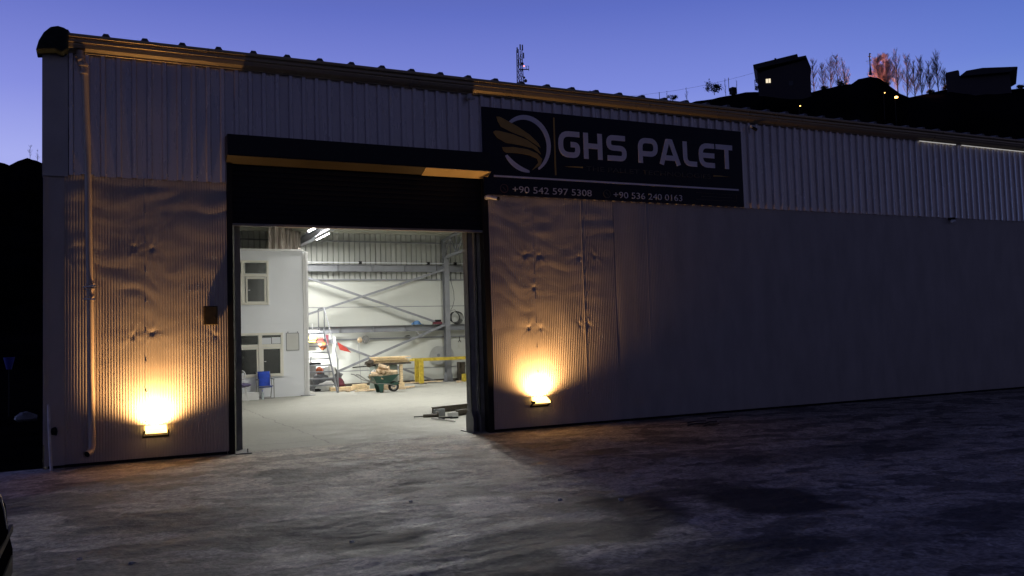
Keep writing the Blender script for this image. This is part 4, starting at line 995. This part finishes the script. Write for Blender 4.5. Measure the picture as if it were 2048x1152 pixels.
# ------------------------------------------------------------------ car nose at the left edge
CAR = thing('car', 'dark car whose rounded nose shows at the left edge', 'car', (-2.6, -7.7, 0))
def car():
    yc = -7.7; hw = .86
    # stations: x, half width, z low, z shoulder, z top(centre)
    st = [(-.385, .40, .42, .50, .56), (-.40, .60, .30, .60, .70), (-.47, .72, .22, .70, .82), (-.62, .80, .20, .76, .90), (-1.0, .85, .20, .82, .96), (-1.6, .86, .20, .86, .99), (-2.6, .86, .20, .88, .98), (-3.6, .86, .20, .90, 1.0), (-4.25, .82, .22, .90, .99), (-4.5, .72, .30, .82, .90), (-4.58, .5, .42, .62, .70)]
    g = MB(); n = 17
    for (x, w, zl, zs_, zt) in st:
        for k in range(n):
            t = -1+2*k/(n-1); a = t*math.pi/2
            # lower half side + upper lid as a superellipse
            yy = w*math.copysign(abs(math.sin(a))**.55, a)
            up = math.cos(a)**.45 if abs(t) < 1 else 0
            z = zs_*.55+(zt-zs_*.55)*up
            g.v.append((x-(0 if x < -.5 else .10*(yy/.6)**2*.6), yc+yy, z))
        g.v.append((x, yc+w*.96, zl)); g.v.append((x, yc-w*.96, zl))
    m_ = n+2
    for i in range(len(st)-1):
        for k in range(m_):
            k2 = (k+1) % m_; g.f.append((i*m_+k, i*m_+k2, (i+1)*m_+k2, (i+1)*m_+k))
    g.f.append(tuple(range(m_))); g.f.append(tuple((len(st)-1)*m_+k for k in range(m_))[::-1])
    g.build('body', M_carp, CAR, smooth=True)
    g = MB(); cs = [(-1.55, .74, .96), (-2.05, .62, 1.36), (-3.1, .60, 1.42), (-3.75, .62, 1.30), (-4.2, .70, .99)]
    for (x, w, z) in cs: g.v += [(x, yc-.76, .90), (x, yc-w, z-.03), (x, yc-w*.7, z), (x, yc+w*.7, z), (x, yc+w, z-.03), (x, yc+.76, .90)]
    for i in range(4):
        for k in range(5): g.f.append((i*6+k, i*6+k+1, i*6+k+7, i*6+k+6))
    g.build('cabin', M_glass, CAR, smooth=True)
    for x in (-1.15, -3.75):
        for s_ in (-1, 1):
            g = MB(); g.disc((x, yc+s_*.80, .31), (0, 1, 0), .31, .2, 32, r0=.20); o = g.build('wheel', M_rubber, CAR, smooth=True)
            g = MB(); g.disc((x, yc+s_*.84, .31), (0, 1, 0), .20, .1, 20, r0=.17); g.disc((x, yc+s_*.84, .31), (0, 1, 0), .05, .12, 14)
            for k in range(5):
                a = 2*math.pi*k/5; g.bar((x, yc+s_*.85, .31), (x+.18*math.cos(a), yc+s_*.85, .31+.18*math.sin(a)), .04)
            g.build('rim', M_chrome, o)
    for s_ in (-1, 1):
        g = MB(); g.blob((-.52, yc+s_*.58, .64), .06, .16, .07, 1, 0, 14, False); g.build('headlight', M_carp, CAR, smooth=True)
    g = MB(); g.box(-.43, -.38, yc-.32, yc+.32, .30, .40); g.build('number_plate_holder', M_black, CAR)
    g = MB(); g.box(-.405, -.385, yc-.4, yc+.4, .52, .56); g.build('grille', M_black, CAR)
    g = MB(); g.tube([(-.50, yc-.10, .885), (-.455, yc-.05, .84), (-.418, yc, .78), (-.40, yc+.02, .70), (-.385, yc+.02, .60)], [.005, .011, .011, .007, .004], 6); g.build('nose_highlight', M_chrome, CAR, smooth=True)  # bright tube added along the nose to imitate a highlight on the paint
car(); CAR.location.x -= .06

# ------------------------------------------------------------------ hillside things
def ridge_dir(x, y): return Vector((x, y+13.16, 0)).normalized()
def house1():
    t = thing('house', 'dark hillside house with one lit window and chimney', 'house', (95.5, 86.5, 38))
    dn = ridge_dir(95.5, 86.5); rt = Vector((dn.y, -dn.x, 0)); c = Vector((95.7, 86.3, 0))
    def P(u, d, z): return tuple(c+rt*u+dn*d+Vector((0, 0, z)))
    def solid(poly, d0, d1, nm, m):
        g = MB(); n = len(poly); g.add([P(u, d0, z) for u, z in poly]+[P(u, d1, z) for u, z in poly], [tuple(range(n)), tuple(range(2*n-1, n-1, -1))]+[(i, i+n, (i+1) % n+n, (i+1) % n) for i in range(n)]); return g.build(nm, m, t)
    w = solid([(-3.6, 36.8), (4.1, 36.2), (4.15, 41.2), (3.75, 43.0), (-3.7, 41.8)], 0, 7, 'wall', M_hwall)
    rf = solid([(-4.25, 43.0), (-4.2, 42.55), (-3.5, 41.7), (-3.72, 41.8), (-3.7, 42.35), (3.55, 43.1), (4.2, 41.2), (4.28, 41.3), (3.6, 43.45), (2.45, 43.35), (2.35, 43.85)], -.6, 7.6, 'roof', M_hroof)
    solid([(-1.05, 43.2), (-.75, 43.2), (-.75, 44.4), (-1.05, 44.4)], 2, 2.4, 'chimney', M_hroof)
    wn = solid([(-2.45, 40.05), (-1.75, 40.0), (-1.75, 40.65), (-2.45, 40.65)], -.06, -.01, 'window', E_win)
    g = solid([(-2.12, 40.03), (-2.06, 40.03), (-2.06, 40.64), (-2.12, 40.64)], -.09, -.065, 'mullion', M_hroof); g.parent = wn
    solid([(.9, 39.2), (1.6, 39.2), (1.6, 39.9), (.9, 39.9)], -.04, -.01, 'dark_window', M_glass)
    g = MB()
    for z in (40.6, 40.2, 39.9, 39.6): g.bar(P(-4.1, -.3, z), P(-3.65, -.3, z), .05)
    g.bar(P(-4.1, -.3, 39.2), P(-4.1, -.3, 40.7), .07); g.build('balcony_rail', M_hroof, t)
house1()
def house2():
    t = thing('house', 'low dark house with flat overhanging roof at the right of the ridge', 'house', (113, 66, 35))
    dn = ridge_dir(113, 66); rt = Vector((dn.y, -dn.x, 0)); c = Vector((113.0, 66.1, 0))
    def P(u, d, z): return tuple(c+rt*u+dn*d+Vector((0, 0, z)))
    def solid(poly, d0, d1, nm, m):
        g = MB(); n = len(poly); g.add([P(u, d0, z) for u, z in poly]+[P(u, d1, z) for u, z in poly], [tuple(range(n)), tuple(range(2*n-1, n-1, -1))]+[(i, i+n, (i+1) % n+n, (i+1) % n) for i in range(n)]); return g.build(nm, m, t)
    solid([(-4.0, 34), (-2.35, 34), (-2.35, 38.0), (-2.5, 38.15), (-4.0, 38.05), (-4.15, 37.8)], .2, 4, 'stair_tower', M_hwall)
    solid([(-2.349, 34), (4.0, 33.4), (3.85, 36.4), (-2.349, 36.9)], 0, 8, 'wall', M_hwall)
    solid([(-2.30, 36.92), (-1.4, 37.55), (.6, 37.6), (4.8, 37.0), (4.85, 36.9), (3.86, 36.42)], -1, 8.6, 'roof', M_hroof)
house2()
t = thing('house', 'dark house roof with a small light at the right border of the picture', 'house', (120, 59, 33))
dn = ridge_dir(120, 59); rt = Vector((dn.y, -dn.x, 0)); c = Vector((119.8, 59.0, 0))
g = MB(); pl = [(-1.2, 34.9), (.5, 36.2), (5, 37.2), (9, 35), (9, 34.6), (-1.2, 34.6)]
g.add([tuple(c+rt*u+Vector((0, 0, z))) for u, z in pl]+[tuple(c+rt*u+dn*6+Vector((0, 0, z))) for u, z in pl], [tuple(range(6)), tuple(range(11, 5, -1))]+[(i, i+6, (i+1) % 6+6, (i+1) % 6) for i in range(6)]); g.build('roof', M_hroof, t)
g = MB(); pl = [(-.6, 32), (8, 32), (8, 34.6), (-.6, 34.6)]
g.add([tuple(c+dn*.5+rt*u+Vector((0, 0, z))) for u, z in pl]+[tuple(c+rt*u+dn*6+Vector((0, 0, z))) for u, z in pl], [(0, 1, 2, 3), (7, 6, 5, 4)]+[(i, i+4, (i+1) % 4+4, (i+1) % 4) for i in range(4)]); g.build('wall', M_hwall, t)
g = MB(); g.blob(tuple(c+rt*-.1-dn*.1+Vector((0, 0, 34.4))), .12, .12, .09, 1, 0, 8, False); g.build('porch_lamp', E_street, t)

def bare_tree(name, base, h, seed, m, label, spread=.22, group='bare trees along the ridge', nb=16, sub=5):
    rng = random.Random(seed); t = thing(name, label, 'tree', base, group)
    b = Vector(base); g = MB(); n = 6; pts = []; p = b.copy(); lean = Vector((rng.uniform(-.05, .05), rng.uniform(-.05, .05), 1))
    for i in range(n+1):
        pts.append(p.copy()); p = p+lean*(h/n)+Vector((rng.uniform(-.04, .04), rng.uniform(-.04, .04), 0))*h*.15
    g.tube(pts, [max(.016, .012*h*(1-i/n)+.014) for i in range(n+1)], 5); g.build('trunk', m, t)
    c = MB()
    for k in range(nb):
        f_ = rng.uniform(.16, .95); i = min(n-1, int(f_*n)); s_ = pts[i].lerp(pts[i+1], f_*n-i)
        a = rng.uniform(0, 6.28); ln = h*rng.uniform(.22, .42)*(1.15-f_*.8)
        d = Vector((math.cos(a)*spread*2.2, math.sin(a)*spread*2.2, 1)).normalized()
        e = s_+d*ln; mid = s_.lerp(e, .5)+Vector((math.cos(a), math.sin(a), 0))*ln*.06
        c.tube([s_, mid, e], [.030, .020, .009], 3, cap=False)
        for q in range(sub):
            u = rng.uniform(.25, .95); s2 = s_.lerp(e, u); a2 = rng.uniform(0, 6.28); l2 = ln*rng.uniform(.25, .5)
            e2 = s2+Vector((math.cos(a2)*.45, math.sin(a2)*.45, .85)).normalized()*l2; c.tube([s2, e2], [.014, .006], 3, cap=False)
    c.build('crown', m, t); return t
def rz(x, y):
    """height of the ridge line at the nearest ridge point"""
    best = min(range(len(RIDGE)), key=lambda i: (RIDGE[i][0]-x)**2+(RIDGE[i][1]-y)**2); return RIDGE[best][2]
tr = [('slim bare tree hard against the right side of the house with lit window', 99.3, 87.0, 4.2, .16), ('second bare tree right of the house with lit window', 100.0, 86.2, 4.9, .2), ('forked bare tree midway between the house and the lookout mound', 101.0, 85.2, 5.0, .3), ('thin bare tree just right of the forked one', 101.9, 84.3, 4.4, .18),
      ('dense bare tree left of the lookout mound', 102.6, 83.4, 5.3, .25), ('tall bare tree nearest the left foot of the lookout mound', 103.4, 82.6, 5.2, .2), ('short bare tree behind the left shoulder of the lookout mound', 104.2, 81.9, 4.2, .2)]
for i, (lab, x, y, h, sp) in enumerate(tr): bare_tree('bare_tree', (x*1.01, y*1.01, rz(x, y)-.9), h+1.1, 30+i, M_bark, lab, sp+.06, nb=34, sub=8)
tr = [('bare tree at the left rim of the tall group, beside the red lit one', 108.7, 77.9, 6.9, .2), ('tallest bare tree of the tall group right of the street lamp', 109.5, 76.9, 8.3, .18), ('slender bare tree right of the tallest one', 110.2, 76.0, 7.3, .2), ('bare tree in the middle of the tall group', 110.9, 75.1, 6.3, .22), ('narrow bare tree right of the middle of the tall group', 111.4, 74.2, 6.6, .14),
      ('low spreading bare tree in the right half of the tall group', 112.0, 73.4, 5.6, .26), ('bare tree left of the flat roofed house', 112.7, 72.4, 6.9, .16), ('small bare tree touching the tower of the flat roofed house', 113.2, 71.6, 4.2, .2)]
for i, (lab, x, y, h, sp) in enumerate(tr): bare_tree('bare_tree', (x*1.01, y*1.01, 35.4), h, 60+i, M_bark, lab, sp+.05, nb=44, sub=9)
M_redb = mat('pale_bark', (.42, .34, .32), .9, 0, .2, 8)
bare_tree('bare_tree', (107.8, 78.9, 37.2), 5.6, 91, M_redb, 'bare tree lit red by the street lamp on the ridge', .55, nb=110, sub=18)
bare_tree('bare_tree', (108.7, 78.0, 36.6), 6.6, 92, M_redb, 'second red lit bare tree, right behind the first one', .5, nb=90, sub=16)
for i, (x, y, h) in enumerate(((83.5, 99.5, 2.6), (86.0, 97.5, 2.9), (91.0, 94.0, 3.0), (92.3, 92.9, 2.6))):
    bare_tree('sapling', (x, y, rz(x, y)-.2), h, 120+i, M_bark, ['thin sapling on the ridge above the sign', 'thin sapling left of the round evergreen on the ridge', 'thin sapling right of the round evergreen', 'thin sapling left of the house with lit window'][i], .15, 'saplings along the left part of the ridge', nb=6, sub=3)
def leafy(base, h, r, seed, label):
    rng = random.Random(seed); t = thing('evergreen', label, 'tree', base, None); b = Vector(base)
    MB().tube([b, b+Vector((.05, 0, h*.6))], [.06, .03], 5).build('trunk', M_bark, t)
    g = MB()
    cl = [(rng.uniform(-1, 1)*r, rng.uniform(-.5, .5)*r, h*.62+rng.uniform(-.3, .35)*r) for _ in range(9)]
    for (cx, cy, cz) in cl:
        for k in range(60):
            v = Vector((rng.gauss(0, .16), rng.gauss(0, .16), rng.gauss(0, .12)))*r*1.3; o_ = b+Vector((cx, cy, cz))+v; s_ = .11*max(.8, r)
            a = Vector((rng.uniform(-1, 1), rng.uniform(-1, 1), rng.uniform(-1, 1))).normalized()*s_; d = a.orthogonal().normalized()*s_
            g.add([o_-a, o_+d, o_+a, o_-d], [(0, 1, 2, 3)])
    g.build('crown', M_leaf, t)
    return t
leafy((88.0, 93.2, 39.0), 2.0, 1.3, 5, 'round dark evergreen on the ridge left of the house with lit window')
leafy((82.9, 97.2, 38.2), 1.5, .75, 6, 'small dark evergreen on the ridge above the right end of the sign')
leafy((72.4, 104.3, 39.2), 2.3, .75, 8, 'wispy dark evergreen just above the roof edge left of the ridge')
for i, (x, y, h, r, lab) in enumerate(((99.6, 85.4, 1.3, .8, 'dark shrub at the right foot of the house with lit window'), (101.6, 83.3, 1.1, .7, 'dark shrub below the forked bare tree'), (103.2, 81.6, 1.3, .9, 'dark shrub at the left foot of the mound'), (107.1, 77.0, .9, .6, 'dark shrub on the right shoulder of the mound'),
        (110.9, 72.4, .9, .6, 'low dark shrub below the tall bare trees'), (112.3, 70.6, 1.1, .7, 'dark shrub touching the tower of the flat roofed house'), (117.4, 62.9, .9, .6, 'dark shrub right of the flat roofed house'), (94.5, 90.2, 1.3, .7, 'dark shrub at the left foot of the house with lit window'))):
    o = leafy((x, y, rz(x, y)-.5), h, r, 200+i, lab); o.name = 'shrub'; o['category'] = 'shrub'; o['group'] = 'shrubs along the ridge'
# lookout mast on the mound
t = thing('antenna_pole', 'antenna pole with small dishes on top of the mound', 'antenna', (104.4, 77.1, 39.2))
MB().tube([(104.4, 77.2, 39.3), (104.4, 77.2, 40.6), (104.4, 77.2, 42.6)], [.22, .09, .06], 6).build('pole', M_mast, t)
g = MB(); g.blob((104.4, 77.1, 42.45), .18, .18, .09, 1, 0, 8, False); g.blob((104.3, 77.1, 42.05), .26, .2, .11, 1, 0, 8, False); g.blob((104.4, 77.1, 41.5), .2, .2, .1, 2, 0, 8, False); g.build('dish', M_mast, t)
g = MB(); g.bar((103.7, 77.3, 41.3), (104.4, 77.1, 41.4), .05); g.bar((103.9, 77.3, 41.0), (104.4, 77.1, 41.1), .04); g.build('arm', M_redb, t)
# street lamps on the slope
def street_lamp(x, y, z, r, label, energy=0):
    k = .885; x, y, z = x*k, (y+13.16)*k-13.16, (z-1.55)*k+1.55; r *= k
    t = thing('street_lamp', label, 'street lamp', (x, y, z-4)); MB().tube([(x, y+.2, z-4), (x, y+.2, z+.1)], .03, 6).build('pole', M_black, t)
    MB().blob((x, y, z), r, r, r*.6, 1, 0, 10, False).build('lamp_head', E_street, t)
    if energy:
        d = bpy.data.lights.new('street_glow', 'POINT'); d.energy = energy; d.color = (1, .28, .13); d.shadow_soft_size = .3
        o = bpy.data.objects.new('street_glow', d); COL.objects.link(o); o.parent = t; o.location = (.3, -.6, 4.6)
street_lamp(106.2, 74.4, 35.3, .27, 'brightest orange street lamp on the slope below the red lit tree', 0)
street_lamp(105.4, 75.7, 36.25, .09, 'small street lamp just left of the brightest one')
street_lamp(97.2, 84.4, 35.78, .11, 'small yellow street lamp on the slope below the house with lit window')
# lamp hidden behind the mound that lights the bare trees
t = thing('street_lamp', 'street lamp standing among the red lit trees behind the mound', 'street lamp', (110.5, 82.5, 35.0)); MB().tube([(110.5, 82.5, 33), (110.5, 82.5, 39.0)], .05, 6).build('pole', M_mast, t)
d = bpy.data.lights.new('street_glow', 'POINT'); d.energy = 24000; d.color = (1, .38, .24); d.shadow_soft_size = .2
o = bpy.data.objects.new('street_glow', d); COL.objects.link(o); o.parent = t; o.location = (-.4, -.3, 4.3)
# poles and wires
for i, (x, y, z0, z1, m, lab) in enumerate(((89.7, 91.7, 39.3, 41.5, M_redb, 'thin reddish pole on the ridge left of the house with lit window'), (82.0, 99.5, 38.0, 40.6, M_mast, 'thin dark pole on the ridge above the right end of the sign'), (60, 112, 30, 40.6, M_mast, 'utility pole hidden behind the warehouse roof'))):
    single(MB().tube([(x, y, z0), (x, y, z1)], .05, 6), 'utility_pole', m, lab, 'pole', 'poles carrying the wires along the ridge')
def sag(a, b, s_, n=16): return [Vector(a).lerp(Vector(b), k/n)-Vector((0, 0, s_*4*(k/n)*(1-k/n))) for k in range(n+1)]
single(MB().tube(sag((60, 112, 40.5), (82, 99.5, 40.5), .5)+sag((82, 99.5, 40.5), (93.2, 88.5, 42.0), .35)[1:], .018, 3), 'power_line', M_cable, 'thin wire running along the ridge to the house with lit window', 'wire')
g = MB(); g.box(90.0, 90.8, 91.2, 92.0, 38.9, 39.95); single(g, 'shed', M_hroof, 'tiny dark shed beside the reddish pole on the ridge', 'shed')
# telecom mast
t = thing('telecom_mast', 'lattice telecom mast rising behind the warehouse roof', 'mast', (99.2, 183.3, 40)); bx, by = 99.2, 183.3
g = MB()
def w_(z): return .95-.5*(z-40)/38
for sx, sy_ in ((-1, -1), (1, -1), (1, 1), (-1, 1)): g.bar((bx+sx*.95, by+sy_*.95, 40), (bx+sx*.5, by+sy_*.5, 76.5), .16)
z = 41.0
while z < 75.5:
    a, b = w_(z), w_(z+1.5)
    for (p, q) in (((-1, -1), (1, -1)), ((1, -1), (1, 1)), ((1, 1), (-1, 1)), ((-1, 1), (-1, -1))):
        g.bar((bx+p[0]*a, by+p[1]*a, z), (bx+q[0]*b, by+q[1]*b, z+1.5), .08); g.bar((bx+p[0]*a, by+p[1]*a, z), (bx+q[0]*a, by+q[1]*a, z), .07)
    z += 1.5
g.build('lattice', M_mast, t)
for (dx, dz) in ((-1.0, 76.1), (-.1, 77.0), (.55, 77.0), (-.7, 72.8), (.8, 74.9)): MB().box(bx+dx-.14, bx+dx+.14, by-.9, by-.7, dz-.8, dz+.7).build('antenna_panel', M_mast, t)
g = MB(); g.bar((bx, by, 71.3), (bx+2.1, by-1, 71.3), .22); g.bar((bx+2.1, by-1, 70.9), (bx+2.1, by-1, 72.2), .1); g.bar((bx+1.5, by-.8, 71.3), (bx+1.5, by-.8, 72.2), .08); g.bar((bx+.8, by-.4, 72.2), (bx+2.1, by-1, 72.2), .06); g.build('platform', M_mast, t)
g = MB(); g.disc((bx+1.1, by-.9, 68.2), (0, 1, 0), .45, .2, 14); g.disc((bx+.7, by-.9, 69.0), (0, 1, 0), .3, .2, 14); g.disc((bx+.3, by-.9, 72.6), (0, 1, 0), .4, .2, 14); g.build('dish', M_mast, t)
MB().blob((bx+.75, by-1, 72.0), .2, .2, .2, 1, 0, 10, False).build('beacon', E_redl, t)
# tree tops on the left hill
for i, (x, y, z, h) in enumerate(((-18.5, 286, 61.2, 5), (-16.5, 286, 60.4, 4.5), (-28.5, 285.5, 59.6, 4.5))):
    bare_tree('bare_tree', (x, y, z-.6), h, 150+i, M_bark, ['spiky bare tree on top of the far left hill', 'bare tree on the far left hill next to the warehouse corner', 'bare tree on the far left hill by the picture border'][i], .3, 'bare trees on the far left hill', nb=14, sub=4)
